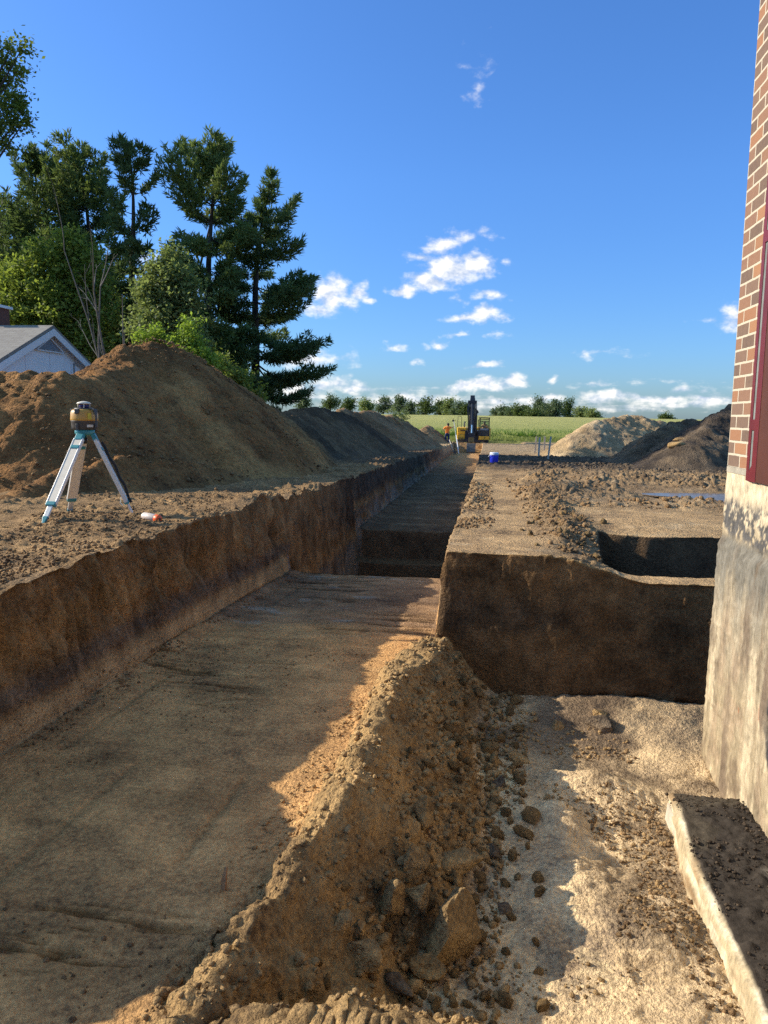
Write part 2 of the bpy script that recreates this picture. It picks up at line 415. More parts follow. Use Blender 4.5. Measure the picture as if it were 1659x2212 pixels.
def axis(segs):
    out = []
    for a, b, st in segs:
        n = max(1, int(round((b-a)/st))); out += list(np.linspace(a, b, n, endpoint=False))
    return np.array(out+[segs[-1][1]])
def ground_band(xs, ys):
    X, Y = np.meshgrid(xs, ys)
    Z = ground_z(X, Y)
    zy, zx = np.gradient(Z, ys, xs)
    nz = 1/np.sqrt(1+zx*zx+zy*zy); nx, ny = -zx*nz, -zy*nz
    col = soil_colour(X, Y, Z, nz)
    flat = ss(.35, .8, nz); wall = 1-flat
    xl, xr = x_left(Y), x_right(Y)
    dist = np.hypot(X, Y)
    sc = np.clip(dist/6, 1, 6)
    # generic soil roughness
    d = .010*fbm(X, Y, Z, 6, 4, 21)*np.sqrt(sc)
    rough = np.ones(X.shape)*.35
    shelfm = (X > xl+.03)*(X < np.interp(Y, RY, RX)-.16)*(Y < 8.5)*1.0
    ffl = (X > xl+.03)*(X < xr-.03)*(Y > 8.5)
    bankm = (X < xl+.03)*1.0
    pl = ((X > xr)*(Y > 4.86))*1.0
    bermm = (Y < 4.8)*ss(-.24, -.08, X-np.interp(Y, RY, RX))
    pitm = (Y < 4.8)*(1-ss(.02, .12, Z-pit_floor(X, Y)))*(X > -.2)
    rough = np.where(bankm > 0, .9, rough); rough = np.where(shelfm > 0, .10, rough); rough = np.where(ffl, .25, rough)
    rub = pl*ss(.25, 1.0, X)*ss(8.0, 9.2, Y)*(1-ss(15.5, 19, Y))
    edge = pl*np.exp(-((X-.62)/.24)**2)*(Y < 10)+pl*np.exp(-((X-xr-.12)/.12)**2)*ss(6.3, 7.5, Y)*(Y < 12)
    rough = np.where(pl > 0, .22, rough)
    puddle = pl*ss(1.5, 2.3, X)*ss(9.3, 10.0, Y)*(1-ss(11.0, 11.8, Y))
    rough = np.maximum(rough, np.maximum(rub*1.15*(1-puddle), edge*1.25))
    rough = np.maximum(rough, pl*ss(16, 19, Y)*(1-ss(30, 34, Y))*1.0)
    rough = np.maximum(rough, bermm*1.35*(1-.35*pitm))
    clump = ss(-.25, .35, fbm(X, Y, 0*X, 2.1, 3, 71))
    rough = rough*(.45+.75*clump)
    peb = .9*pebbles(X+.02*fbm(X, Y, Z, 14, 2, 81), Y, .11, 3, .55)*.11+.8*pebbles(X, Y, .055, 7, .75)*.055+.7*pebbles(X, Y, .028, 9, .8)*.028
    peb = peb*(1-.75*pitm)*np.where(dist > 6, np.clip(dist/7, 1, 2.2), 1)
    bil = .020*(.45-fbm(X, Y, Z, 9, 4, 41, .55, True)*.6)
    d = d+flat*rough*(.55*peb+bil)
    # scraped shelf: torn scratches across, tooth lines along; crevice shade put into the colour
    tear = fbm(X*1.6, Y*15, 0*X, 1.0, 5, 33, .6)
    zone = ss(-.2, .25, fbm(X, Y, 0*X, 1.15, 3, 37))
    d = d-shelfm*flat*zone*.024*ss(.12, .42, tear)+shelfm*flat*.006*fbm(X*1.5, Y*9, 0*X, 1.2, 3, 39)
    col = col*(1-(.62*shelfm*flat*zone*ss(.08, .32, tear)+.16*shelfm*flat*ss(.1, .45, fbm(X*1.2, Y*7, 0*X, 1.4, 4, 35)))[..., None])
    for gx in (-1.55, -1.02, -1.95):
        gg = np.exp(-((X-gx-.05*np.sin(Y*.7)-.03*(Y-4))/.018)**2)*ss(.0, .3, fbm(X*0, Y, 0*X, 1.1, 2, int(-gx*100)))
        d = d-shelfm*flat*gg*.010; col = col*(1-(.22*shelfm*flat*gg)[..., None])
    # walls: falling-earth fissures above, smooth bucket-cut strip below
    fz = np.where(Y < 8.5, shelf(Y), -2.4)
    t = np.clip((Z-fz)/(g_plane(Y)-fz), 0, 1)
    fis = fbm(X*2, Y*3.4, Z*.9, 2.2, 4, 51, .55, True)
    up = ss(.18, .36, t)*(Y > 1)
    lw = wall*(np.abs(X-xl) < .2)
    d = d+lw*(up*(+.050*fis+.040*fbm(X, Y, Z, 11, 5, 55, .6)+.034*fbm(X, Y*2.5, Z*.8, 8, 3, 57))+.035*fbm(0*X, Y, 0*X, 1.0, 3, 58)+.006*fbm(X, Y*.5, Z*6, 5, 3, 59))
    d = d*np.where((np.abs(X-xl) < .2) & (Y > 20), 1.6, 1)
    crack = lw*ss(.35, .6, -fbm(X*.3, Y*2.1, Z*.35, 1.7, 2, 63))*ss(.3, .6, t)
    d = d-crack*.05; col = col*(1-(.35*crack)[..., None])  # cracks also darkened in the colour, standing in for crevice shade
    fw = wall*(np.abs(Y-4.85) < .12)*(X > -.4)
    d = d+fw*(.030*fbm(X*1.2, Y, Z*.7, 3, 4, 65)+.016*fbm(X*3, Y, Z*.7, 3, 4, 66)+.008*fbm(X, Y, Z, 18, 3, 67))
    d = d+wall*(X > .6)*(Y > 5)*(Y < 6.4)*.02*fbm(X*2, Y, Z*.8, 4, 3, 69)
    d = d+wall*(np.abs(X-xr) < .15)*(Y > 4.9)*.03*fbm(X, Y*1.4, Z, 3, 4, 73)
    # berm faces: crumbling sand with run-out grooves
    d = d+bermm*wall*(.022*fbm(X*1.2, Y*3.4, Z, 2.6, 4, 75)+.9*peb*.5+bil*.8)
    d = d+bermm*(.035*fbm(X, Y, Z, 3.3, 3, 77)+.030*fbm(X, Y, Z, 8, 4, 78, .6))*(1-pitm)
    d = d+pitm*flat*(.022*fbm(X, Y, 0*X, 5, 6, 79, .62)+.012*ss(-.1, .4, fbm(X, Y, 0*X, 2.3, 3, 83))*fbm(X, Y, 0*X, 16, 4, 84, .65))
    V = np.stack([X+nx*d, Y+ny*d, Z+nz*d], -1).reshape(-1, 3)
    return V, col.reshape(-1, 3), X.shape
def grid_faces(shape, off=0):
    r, c = shape
    i = np.arange(r*c).reshape(r, c)
    return np.stack([i[:-1, :-1], i[:-1, 1:], i[1:, 1:], i[1:, :-1]], -1).reshape(-1, 4)+off
bands = [
    (axis([(-9, -3.3, .07), (-3.3, -2.37, .014), (-2.37, -2.12, .0021), (-2.12, -.9, .012), (-.9, .3, .0075), (.3, 1.7, .0095), (1.7, 6, .12)]),
     axis([(-.6, 1.3, .05), (1.3, 3.2, .0085), (3.2, 4.78, .0105), (4.78, 4.93, .0022), (4.93, 5.12, .012)])),
    (axis([(-14, -5, .08), (-5, -2.44, .022), (-2.44, -2.2, .0035), (-2.2, -.45, .024), (-.45, -.2, .005), (-.2, .7, .015), (.7, 1.0, .006), (1.0, 4, .017), (4, 14, .08)]),
     axis([(5.12, 5.28, .004), (5.28, 6.0, .013), (6.0, 6.26, .003), (6.26, 8.42, .016), (8.42, 8.56, .004), (8.56, 12.62, .035), (12.62, 13.3, .007), (13.3, 14.5, .022)])),
    (axis([(-60, -8, .5), (-8, -3.2, .07), (-3.2, -2.2, .012), (-2.2, -.8, .07), (-.8, -.2, .012), (-.2, 7, .05), (7, 60, .5)]),
     np.concatenate([np.exp(np.arange(math.log(14.5), math.log(63.3), .0042)), np.arange(63.3, 64.9, .03), np.arange(64.9, 84, .3)]))]
Vs, Cs, Fs, off = [], [], [], 0
for xs, ys in bands:
    V, c, shp = ground_band(xs, ys)
    Vs.append(V); Cs.append(c); Fs.append(grid_faces(shp, off)); off += len(V)
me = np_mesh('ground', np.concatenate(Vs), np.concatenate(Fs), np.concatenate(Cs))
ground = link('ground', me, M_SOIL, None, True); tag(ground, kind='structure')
del Vs, Cs, Fs

bpy.context.view_layer.update()
def gzd(x, y, d=4.0):
    ok, p, nn, i = ground.ray_cast(Vector((x, y, d)), Vector((0, 0, -1)))
    return (p.z, nn) if ok else (float(ground_z(np.array([x]), np.array([y]))[0]), Vector((0, 0, 1)))
# a broad sheet under and behind everything, out to the horizon
m, N, b, out = new_mat('far_land')
tc = N.n('ShaderNodeTexCoord').outputs['Object']
c = N.mix(N.noise(tc, .02, 4), (.10, .13, .04), (.17, .18, .065))
N.l(c, b.inputs['Base Color']); b.inputs['Roughness'].default_value = 1; b.inputs['Specular IOR Level'].default_value = .05
M_LAND = m
V = []; Fq = []
xs = np.array([-3000, -400, -61, -59, 59, 61, 400, 3000.]); ys = np.array([-600, -60, 83, 84.5, 400, 3000.])
X, Y = np.meshgrid(xs, ys); Z = np.where((np.abs(X) < 60) & (Y > -70) & (Y < 83.5), -3.6, -2.35)
Z = np.where(Y > 390, -3.2, Z)
link('terrain', np_mesh('terrain', np.stack([X, Y, Z], -1).reshape(-1, 3), grid_faces(X.shape)), M_LAND); tag(bpy.data.objects['terrain'], kind='structure')
# ------------------------------------------------------------------ spoil heaps
def make_heap(name, label, crests, bounds, step, colour, seed, amp=1.0, group='spoil heaps of dug earth'):
    xs = np.arange(bounds[0], bounds[1], step); ys = np.arange(bounds[2], bounds[3], step)
    X, Y = np.meshgrid(xs, ys)
    n0 = fbm(X, Y, 0*X, .45, 3, seed); n1 = fbm(X, Y, 0*X, 1.6, 4, seed+7)
    Z = np.full(X.shape, -99.0)
    for pts, slope in crests:
        for i in range(len(pts)-1):
            a, b = Vector(pts[i]), Vector(pts[i+1]); n = max(2, int((b-a).length/.18))
            for k in range(n):
                p = a.lerp(b, k/n)
                D = np.sqrt((X-p.x)**2+(Y-p.y)**2+.02)-.1414
                Z = np.maximum(Z, p.z-slope*D*(1+.16*n0))
    G = ground_z(X, Y)
    # toe runs out gently
    h = Z-G
    Z = G+np.where(h > -.5, .5*(h+np.sqrt(h*h+.03))-.06, -1)
    zy, zx = np.gradient(Z, ys, xs); nz = 1/np.sqrt(1+zx*zx+zy*zy); nx, ny = -zx*nz, -zy*nz
    hh = np.clip((Z-G)/.35, 0, 1)
    gl = max(1.0, step/.03)
    runs = fbm(X*.8, Y*.8, Z*.35, 2.6, 4, seed+3)
    d = amp*hh*(.09*n0+.11*n1+.06*runs+.065*fbm(X, Y, Z, 4.2/gl**.5, 5, seed+13, .62)+.03*(.4-fbm(X, Y, Z, 5/gl**.5, 4, seed+5, .6, True)))
    d = d+amp*hh*(.45*pebbles(X+.06*n1, Y, .11*gl**.6, seed, .5)*.11*gl**.6+.5*pebbles(X, Y, .075*gl**.7, seed+1, .6)*.075*gl**.7)
    col = np.clip(colour(X, Y, Z, n0, n1, nz)*(1+.22*n1+.15*fbm(X, Y, Z, 9/gl**.5, 3, seed+9))[..., None], .01, .9)
    V = np.stack([X+nx*d, Y+ny*d, Z+nz*d], -1).reshape(-1, 3)
    Fc = grid_faces(X.shape); keep = (Z > G-.03).reshape(-1)[Fc].any(1); Fc = Fc[keep]
    used = np.unique(Fc); rem = np.full(len(V), -1); rem[used] = np.arange(len(used))
    o = link(name, np_mesh(name, V[used], rem[Fc], col.reshape(-1, 3)[used]), M_SOILFAR, None, True)
    tag(o, label, 'dirt heap', group)
    return o, (xs, ys, Z)
def cst(*c):
    return lambda X, Y, Z, n0, n1, nz: np.zeros(X.shape+(3,))+np.array(c)
def two(a, b, s=.0, w=.5):
    def f(X, Y, Z, n0, n1, nz):
        t = ss(s-w, s+w, n0+.6*n1)[..., None]; return np.array(a)*(1-t)+np.array(b)*t
    return f
cr1 = [at(-420, 815, 10.3), at(-260, 803, 10.1), at(-100, 800, 9.9), at(0, 802, 9.8), at(95, 799, 9.85), at(150, 806, 10.1), at(196, 816, 10.7), at(238, 772, 11.9), at(270, 738, 12.6), at(330, 724, 13.2), at(385, 741, 13.9), at(430, 771, 14.6), at(470, 803, 15.5), at(520, 841, 17), at(560, 871, 18.6), at(610, 890, 21), at(650, 903, 24)]
cr1b = [at(-120, 1130, 6.6), at(-50, 1100, 7.0), at(40, 1058, 7.6), at(130, 1012, 8.2), at(230, 979, 8.9), at(290, 971, 9.3), at(390, 988, 10.0), at(490, 1012, 11.0), at(570, 1040, 12.2)]
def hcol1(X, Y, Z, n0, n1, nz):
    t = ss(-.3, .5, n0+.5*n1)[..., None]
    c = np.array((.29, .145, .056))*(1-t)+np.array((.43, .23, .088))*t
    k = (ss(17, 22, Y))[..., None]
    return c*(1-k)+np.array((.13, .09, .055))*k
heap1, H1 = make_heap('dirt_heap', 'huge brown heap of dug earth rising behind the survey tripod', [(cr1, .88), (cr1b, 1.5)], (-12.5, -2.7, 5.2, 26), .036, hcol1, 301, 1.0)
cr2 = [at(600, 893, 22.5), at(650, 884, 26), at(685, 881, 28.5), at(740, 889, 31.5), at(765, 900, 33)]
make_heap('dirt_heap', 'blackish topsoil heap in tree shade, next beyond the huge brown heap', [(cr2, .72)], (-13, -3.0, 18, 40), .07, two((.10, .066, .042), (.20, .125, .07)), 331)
cr3 = [at(715, 893, 34), at(742, 884, 36), at(770, 888, 38), at(800, 888, 41), at(830, 897, 43.5), at(848, 898, 46), at(872, 907, 49), at(890, 926, 53)]
make_heap('dirt_heap', 'long reddish brown heap beside the far half of the trench, with a weedy top', [(cr3, .70)], (-17, -2.9, 29, 62), .10, two((.22, .135, .07), (.31, .2, .11)), 361)
cr4 = [at(917, 921, 62), at(925, 919, 63), at(934, 926, 63.5), at(944, 937, 64)]
make_heap('dirt_heap', 'small pointed tan heap beside the worker in orange', [(cr4, .75)], (-9.5, -3.1, 57, 70), .09, two((.28, .17, .085), (.38, .25, .135)), 391)
cr5 = [at(1262, 926, 32.5), at(1290, 907, 33.5), at(1312, 902, 34), at(1345, 898, 35), at(1368, 893, 35.5), at(1385, 896, 35.5), at(1410, 908, 35.5), at(1440, 910, 36)]
make_heap('dirt_heap', 'broad sunlit tan heap right of the four wooden stakes', [(cr5, .66)], (.5, 22, 24.5, 46), .07, two((.40, .275, .15), (.5, .36, .21)), 421)
cr6 = [at(1395, 962, 24.5), at(1430, 930, 26.3), at(1462, 905, 28), at(1490, 900, 28.5), at(1520, 905, 28.5), at(1575, 915, 28.5)]
make_heap('dirt_heap', 'dark rounded heap half in shadow, between the tan heap and the brick wall', [(cr6, .70)], (2.6, 17, 19.5, 37), .06, two((.13, .095, .062), (.24, .17, .10)), 451)
cr7 = [at(1490, 950, 20.5), at(1530, 920, 22), at(1575, 881, 24), at(1610, 860, 25), at(1690, 850, 26)]
make_heap('dirt_heap', 'near black heap climbing behind the brick wall', [(cr7, .66)], (2.8, 20, 15.5, 34), .055, two((.075, .058, .045), (.16, .115, .075)), 481)

# ------------------------------------------------------------------ clods of earth
def clod_mesh(name, seed, sub=3, facets=9, rough=.10, squash=(1, 1, 1)):
    rg = np.random.default_rng(seed)
    bm = bmesh.new(); bmesh.ops.create_icosphere(bm, subdivisions=sub, radius=1.0)
    P = np.array([v.co[:] for v in bm.verts]); Fc = np.array([[v.index for v in f.verts] for f in bm.faces]); bm.free()
    Nk = rg.normal(size=(facets+7, 3)); Nk /= np.linalg.norm(Nk, axis=1, keepdims=True); Dk = rg.uniform(.5, .95, facets+7)
    q = P@Nk.T; rr = np.where(q > .05, Dk/np.maximum(q, .05), 9).min(1); rr = np.minimum(rr, 1.35)
    P = P*rr[:, None]
    P = P*np.array(squash)
    N = P/np.linalg.norm(P, axis=1, keepdims=True)
    o = seed*3.7
    d = rough*(fbm(P[:, 0]+o, P[:, 1], P[:, 2], 1.6, 3, seed)+.5*fbm(P[:, 0]+o, P[:, 1], P[:, 2], 5, 4, seed+1))
    P = P+N*d[:, None]
    P = P/np.abs(P).max()
    return P, Fc
def as_mesh(name, P, Fc, mat):
    me = np_mesh(name, P, Fc); me.materials.append(mat); me.shade_smooth(); me.set_sharp_from_angle(angle=R(38)); return me
def put(me, name, loc, size, rot, label, group, cat='soil clod'):
    o = bpy.data.objects.new(name, me); COL.objects.link(o)
    o.location = loc; o.scale = size if hasattr(size, '__len__') else (size,)*3; o.rotation_euler = rot
    return tag(o, label, cat, group)
# the big lumps one can point at: u, v (centre), half width and half height in picture pixels, seed, facets, rotation, label
BIG = [
    (975, 2008, 66, 82, 501, 8, (.2, .5, .6), 'largest block of hard soil, sunlit on top, at the foot of the berm', 1.0),
    (850, 1952, 30, 56, 502, 6, (.1, .25, .3), 'upright wedge-shaped slab of soil left of the largest block', .7),
    (908, 1948, 26, 46, 503, 7, (.3, -.2, .9), 'tall clod squeezed between the upright wedge and the largest block', .8),
    (913, 1760, 25, 38, 504, 7, (0, .1, .4), 'squared block of soil with a sunlit top, alone halfway down the slope', .9),
    (890, 1862, 38, 42, 505, 8, (.4, .2, .1), 'cracked tan clod stuck in the slope below the squared block', .8),
    (992, 1862, 50, 26, 506, 9, (.1, .15, .5), 'long flat brown clod beside the dark round clod', .9),
    (1062, 1843, 25, 26, 507, 14, (.4, 1, .2), 'dark grey round clod at the edge of the pale sand', .9),
    (985, 1900, 17, 26, 508, 8, (.5, .3, .1), 'small tan clod just below the long flat clod', .9),
    (788, 2058, 44, 34, 509, 11, (.2, .1, 1.2), 'broad crumbly clod left of the largest block, under the wedge', .8),
    (742, 1998, 27, 28, 510, 8, (.7, .2, .1), 'angular yellowish clod at the left end of the row of blocks', .9),
    (775, 2010, 18, 26, 511, 8, (.1, .8, .2), 'slim clod between the angular yellowish clod and the wedge', .9),
    (1068, 1646, 19, 19, 512, 8, (.3, .3, .3), 'tan angular clod high on the slope above the pale sand', .9),
    (1120, 1638, 26, 18, 513, 10, (.1, .5, .8), 'brown loaf-shaped clod at the head of the pale sand', .9),
    (1000, 1702, 19, 17, 514, 8, (.9, .1, .4), 'sunlit tan clod beside the pale sand, above the brown cobbles', .9),
    (1080, 1694, 18, 23, 515, 12, (.1, .1, .8), 'dark upright clod right at the upper edge of the pale sand', .9),
    (1298, 1560, 34, 24, 516, 9, (.2, .4, .3), 'lower dark clod of the pair in the shadow under the pit face', .9),
    (1294, 1543, 20, 15, 517, 8, (.5, .2, .6), 'pale-tipped clod lying on the lower clod of the pair', .9),
    (1205, 1568, 15, 13, 518, 10, (.5, .2, .6), 'round brown clod left of the pair under the pit face', .9),
    (1022, 1785, 18, 18, 519, 8, (.5, .9, .6), 'square tan clod above the dark grey round clod', .9),
    (1092, 1966, 20, 15, 520, 9, (.2, .9, .6), 'dark wedge clod on the pale sand right of the largest block', .9),
    (925, 2098, 42, 34, 521, 12, (.5, .3, .6), 'wide rubbly clod directly below the largest block', .8),
    (858, 2128, 36, 26, 522, 12, (.5, .3, .2), 'grey speckled clod at the bottom edge of the photo', .8)]
for (u, v, hw, hh, sd, fac, rot, lab, sq) in BIG:
    p = hit(u, v+hh*.45); d = np.dot(np.array(p), F_)
    w, h = hw*d/FPX, hh*d/FPX
    P, Fc = clod_mesh('c', sd, 4, fac, .085 if fac < 10 else .14)
    k = P@np.array(Matrix.Rotation(rot[2]*1.3, 3, 'Z')@Matrix.Rotation(rot[0], 3, 'X'))
    k = k/np.abs(k).max(0)
    me = as_mesh('soil_clod', k*np.array((w, (w+h)*.5*sq, h)), Fc, M_CLODDARK if lab.startswith(('dark', 'grey', 'lower dark')) else M_CLOD)
    o = bpy.data.objects.new('soil_clod', me); COL.objects.link(o)
    r = ray(u, v); t = p.y/r[1]; KB = 1-(.62 if u < 1040 else .05)*w/d
    o.location = (r[0]*t*KB, p.y*KB, r[2]*t*KB)
    o.rotation_euler = (0, rot[1]*.35, 0)
    tag(o, lab, 'soil clod', 'large clods on the berm and pit floor')
# many lookalike clods: the larger ones one by one, the crumbs as one loose mass
PROTO = [clod_mesh('p', 600+i, 2, 5+i % 6, .10+.05*(i % 3)) for i in range(12)]
PME = [as_mesh('clod', P, Fc, M_CLOD) for i, (P, Fc) in enumerate(PROTO)]
CR = [clod_mesh('p', 700+i, 1, 4, .16) for i in range(10)]
def rnd_rot(): return (random.uniform(0, 6.28), random.uniform(0, 6.28), random.uniform(0, 6.28))
def gz(x, y): return float(ground_z(np.array([x]), np.array([y]))[0])
n = 0
spots = []
while n < 270:
    y = 1.75+3.0*random.random()**1.15
    xq, xe = np.interp(y, RY, RX), .05
    t = random.betavariate(2.2, 1.3); x = xq+.1+(xe-xq+.1)*t
    s = random.choice((.016, .018, .02, .022, .026, .03, .036, .046))*random.uniform(.85, 1.2)*(.75+.5*t)*(1.0 if y > 2.4 else .85)
    if any((x-a)**2+(y-b)**2 < (s+c)**2*.8 for a, b, c in spots): continue
    if x > xe-.03 and random.random() < .7: continue
    spots.append((x, y, s)); zz, nn = gzd(x, y); pp = Vector((x, y, zz))+nn*s*.3
    put(PME[random.randrange(12)], 'soil_clod', pp, (s, s*random.uniform(.7, 1.1), s*random.uniform(.6, .95)), rnd_rot(), 'fist-sized brown clod among the many lying on the slope of the sandy berm', 'brown clods on the berm slope'); n += 1
for k in range(34):
    x, y = random.uniform(.3, .95), random.uniform(5.3, 7.6); x = .62+random.gauss(0, .16)
    s = random.uniform(.018, .042)
    put(PME[random.randrange(12)], 'soil_clod', (x, y, gzd(x, y)[0]+s*.3), (s, s, s*.8), rnd_rot(), 'brown clod in the heaped row left of the square hole on the plateau', 'clods in the row beside the hole')
def crumbs(name, pts, label_kind, mat, on_ground=True):
    """pts (n,4): x,y,z,size -> one loose mass of crumbs"""
    Vl, Fl, off = [], [], 0
    for i, (x, y, z, s) in enumerate(pts):
        if on_ground: z = gzd(x, y)[0]+s*.25
        P, Fc = CR[i % 10]
        a = (i*2.399) % 6.283; ca, sa = math.cos(a), math.sin(a); b = (i*1.7) % 6.283; cb, sb = math.cos(b), math.sin(b)
        M = np.array(((ca, -sa, 0), (sa, ca, 0), (0, 0, 1)))@np.array(((1, 0, 0), (0, cb, -sb), (0, sb, cb)))
        Vl.append((P@M.T)*s*np.array((1, 1, .8))+np.array((x, y, z))); Fl.append(Fc+off); off += len(P)
    o = link(name, np_mesh(name, np.concatenate(Vl), np.concatenate(Fl)), mat, None, True)
    return tag(o, None, None, None, 'stuff')
M_CRUMB = soil_material('crumb_soil', attr=False, base=(.42, .27, .125))
M_CRUMB2 = soil_material('crumb_soil_brown', attr=False, base=(.29, .18, .09))
def scatter(n, fx, fy, size, keep=None):
    y = fy(RNG.random(n)); x = fx(RNG.random(n), y)
    z = ground_z(x, y); s = size[0]*(size[1]/size[0])**(RNG.random(n)**3.0)
    k = np.ones(n, bool) if keep is None else keep(x, y, z)
    return np.stack([x, y, z+s*.25, s], 1)[k]
clump = lambda x, y, f, s, t: fbm(x, y, 0*x, f, 3, s) > t
P1 = scatter(5200, lambda r, y: np.interp(y, RY, RX)-.16+r**.8*.85, lambda r: 1.62+3.1*r, (.005, .026), lambda x, y, z: clump(x, y, 1.9, 801, -.02))
P1b = scatter(1100, lambda r, y: np.interp(y, RY, RX)-.30+.30*r, lambda r: 1.62+3.4*r, (.005, .016), lambda x, y, z: clump(x, y, 2.8, 803, -.1))
P1c = scatter(1500, lambda r, y: -.35+.45*r, lambda r: 1.9+2.8*r, (.008, .034))
crumbs('berm_crumbs', np.concatenate([P1, P1b, P1c, scatter(2600, lambda r, y: .02+r*.8, lambda r: 2.0+2.6*r, (.004, .017), lambda x, y, z: clump(x, y, 2.6, 811, .02))]), None, M_CRUMB)
P2 = scatter(1500, lambda r, y: .50+r*.35, lambda r: 2.3+1.9*r, (.004, .017), lambda x, y, z: clump(x, y, 2.6, 811, -.1))
P3 = scatter(900, lambda r, y: -2.2+.17*r**2, lambda r: 2.6+6*r, (.006, .016), lambda x, y, z: clump(x, y, 1.5, 815, -.2))
P3b = scatter(2600, lambda r, y: -2.1+1.5*r, lambda r: 1.5+7*r, (.004, .012), lambda x, y, z: clump(x, y, 1.2, 817, .08))
P4 = scatter(4200, lambda r, y: -2.33-(y-2.6)*.42*r, lambda r: 3.2+6.5*r, (.008, .024), lambda x, y, z: clump(x, y, 1.5, 821, -.12))
P5 = scatter(1300, lambda r, y: .62+.20*(r+RNG.random(r.shape)-1)*1.5, lambda r: 5.25+5.5*r, (.010, .034))
P6 = scatter(2600, lambda r, y: .3+(y*.36-.2)*r, lambda r: 8.4+8.5*r, (.014, .055), lambda x, y, z: clump(x, y, .9, 831, -.1)&~((x > 1.7)&(y > 9.5)&(y < 11.6)))
P7 = scatter(1300, lambda r, y: -.26+.32*r**1.5, lambda r: 6.2+6.5*r, (.010, .034), lambda x, y, z: clump(x, y, 1.2, 841, -.05))
P7b = scatter(900, lambda r, y: -.26+1.0*r, lambda r: 4.9+6*r, (.005, .016), lambda x, y, z: clump(x, y, 1.3, 843, .15))
P8 = scatter(3000, lambda r, y: .2+r*y*.33, lambda r: 17+15*r**1.2, (.03, .10), lambda x, y, z: clump(x, y, .5, 851, -.05)&~((x < .9)&(y > 17)&(y < 24)))
crumbs('loose_soil', np.concatenate([P2, P3, P3b, P4, P5, P6, P7, P7b]), None, M_CRUMB2)
crumbs('topsoil_crumbs', P8, None, M_CLODDARK)
# crumbs lying on the near heap
xs, ys, Z1 = H1
ii = RNG.integers(4, Z1.shape[0]-4, 26000); jj = RNG.integers(4, Z1.shape[1]-4, 26000)
hx, hy, hz = xs[jj], ys[ii], Z1[ii, jj]
k = (hz > ground_z(hx, hy)+.05) & (hy < 17) & (fbm(hx, hy, 0*hx, .9, 3, 861) > -.25)
s = .010*(4.2**(RNG.random(26000)**2.4))
crumbs('heap_crumbs', np.stack([hx, hy, hz+s*.5+.01, s], 1)[k][:11000], None, M_CRUMB2, False)

# puddle on the trampled ground
pm, N, b, out = new_mat('muddy_water')
tc = N.n('ShaderNodeTexCoord').outputs['Object']
N.l(N.mix(N.noise(tc, 3, 4), (.11, .085, .06), (.17, .135, .10)), b.inputs['Base Color']); b.inputs['Roughness'].default_value = .22
bp = N.n('ShaderNodeBump'); bp.inputs['Strength'].default_value = .06; N.l(N.noise(tc, 14, 3), bp.inputs['Height']); N.l(bp.outputs[0], b.inputs['Normal'])
mb = MB(); ring = []
zc = float(g_plane(np.array(10.4)))+.006
for i in range(40):
    a = i/40*6.283; r = 1+.16*math.sin(3*a+1)+.1*math.sin(5*a)
    ring.append((3.45+1.35*r*math.cos(a), 10.5+.72*r*math.sin(a), zc-.012*math.sin(a)))
mb.prism(ring, (0, 0, .004))
tag(mb.build('puddle', pm), kind='structure')
# ------------------------------------------------------------------ the brick building on the right
WX = 1.385
WYF, WYN = 4.76, .2          # far corner, near end
BS = .885                                     # everything of the building below is laid out large and scaled about the eye
bld = empty('brick_building', (WX*BS, WYF*BS, -2.1*BS), 'brick building on a pale stained concrete foundation laid bare by the pit', 'building')
B0 = Vector((WX, WYF, -2.1)); bld.scale = (BS, BS, BS)
# brick
m, N, b, out = new_mat('brick')
tc = N.n('ShaderNodeTexCoord').outputs['Object']
sp = N.n('ShaderNodeSeparateXYZ'); N.l(tc, sp.inputs[0])
cb = N.n('ShaderNodeCombineXYZ'); N.l(sp.outputs[1], cb.inputs[0]); N.l(sp.outputs[2], cb.inputs[1])
wob = N.n('ShaderNodeTexNoise'); wob.inputs['Scale'].default_value = 16; N.l(cb.outputs[0], wob.inputs['Vector'])
vm = N.n('ShaderNodeVectorMath', operation='MULTIPLY_ADD'); N.l(wob.outputs['Color'], vm.inputs[0]); vm.inputs[1].default_value = (.006, .006, 0); N.l(cb.outputs[0], vm.inputs[2])
bk = N.n('ShaderNodeTexBrick'); N.l(vm.outputs[0], bk.inputs['Vector'])
bk.offset = .5; bk.squash = 1
for k, v in (('Scale', 1.0), ('Mortar Size', .0072), ('Mortar Smooth', .15), ('Bias', 0.0), ('Brick Width', .212), ('Row Height', .0735)): bk.inputs[k].default_value = v
bk.inputs['Color1'].default_value = (0, 0, 0, 1); bk.inputs['Color2'].default_value = (1, 1, 1, 1); bk.inputs['Mortar'].default_value = (.5, .5, .5, 1)
bc = N.ramp(bk.outputs['Color'], [(0, (.085, .06, .052)), (.2, (.115, .078, .062)), (.34, (.19, .10, .068)), (.5, (.27, .12, .06)), (.66, (.21, .105, .066)), (.8, (.14, .088, .068)), (.92, (.31, .145, .07))], 'CONSTANT')
n1 = N.noise(tc, 30, 6, .65)
bc = N.mix(N.math('MULTIPLY', n1, .55), bc, (.30, .19, .12))
mort = N.mix(N.noise(tc, 60, 4), (.42, .35, .26), (.56, .49, .37))
N.l(N.mix(bk.outputs['Fac'], bc, mort), b.inputs['Base Color'])
b.inputs['Roughness'].default_value = .85; b.inputs['Specular IOR Level'].default_value = .2
bp = N.n('ShaderNodeBump'); bp.inputs['Strength'].default_value = .9; bp.inputs['Distance'].default_value = .008
N.l(N.math('ADD', N.math('MULTIPLY', bk.outputs['Fac'], -.9), N.math('MULTIPLY', n1, .35)), bp.inputs['Height']); N.l(bp.outputs[0], b.inputs['Normal'])
M_BRICK = m
zb = -.262
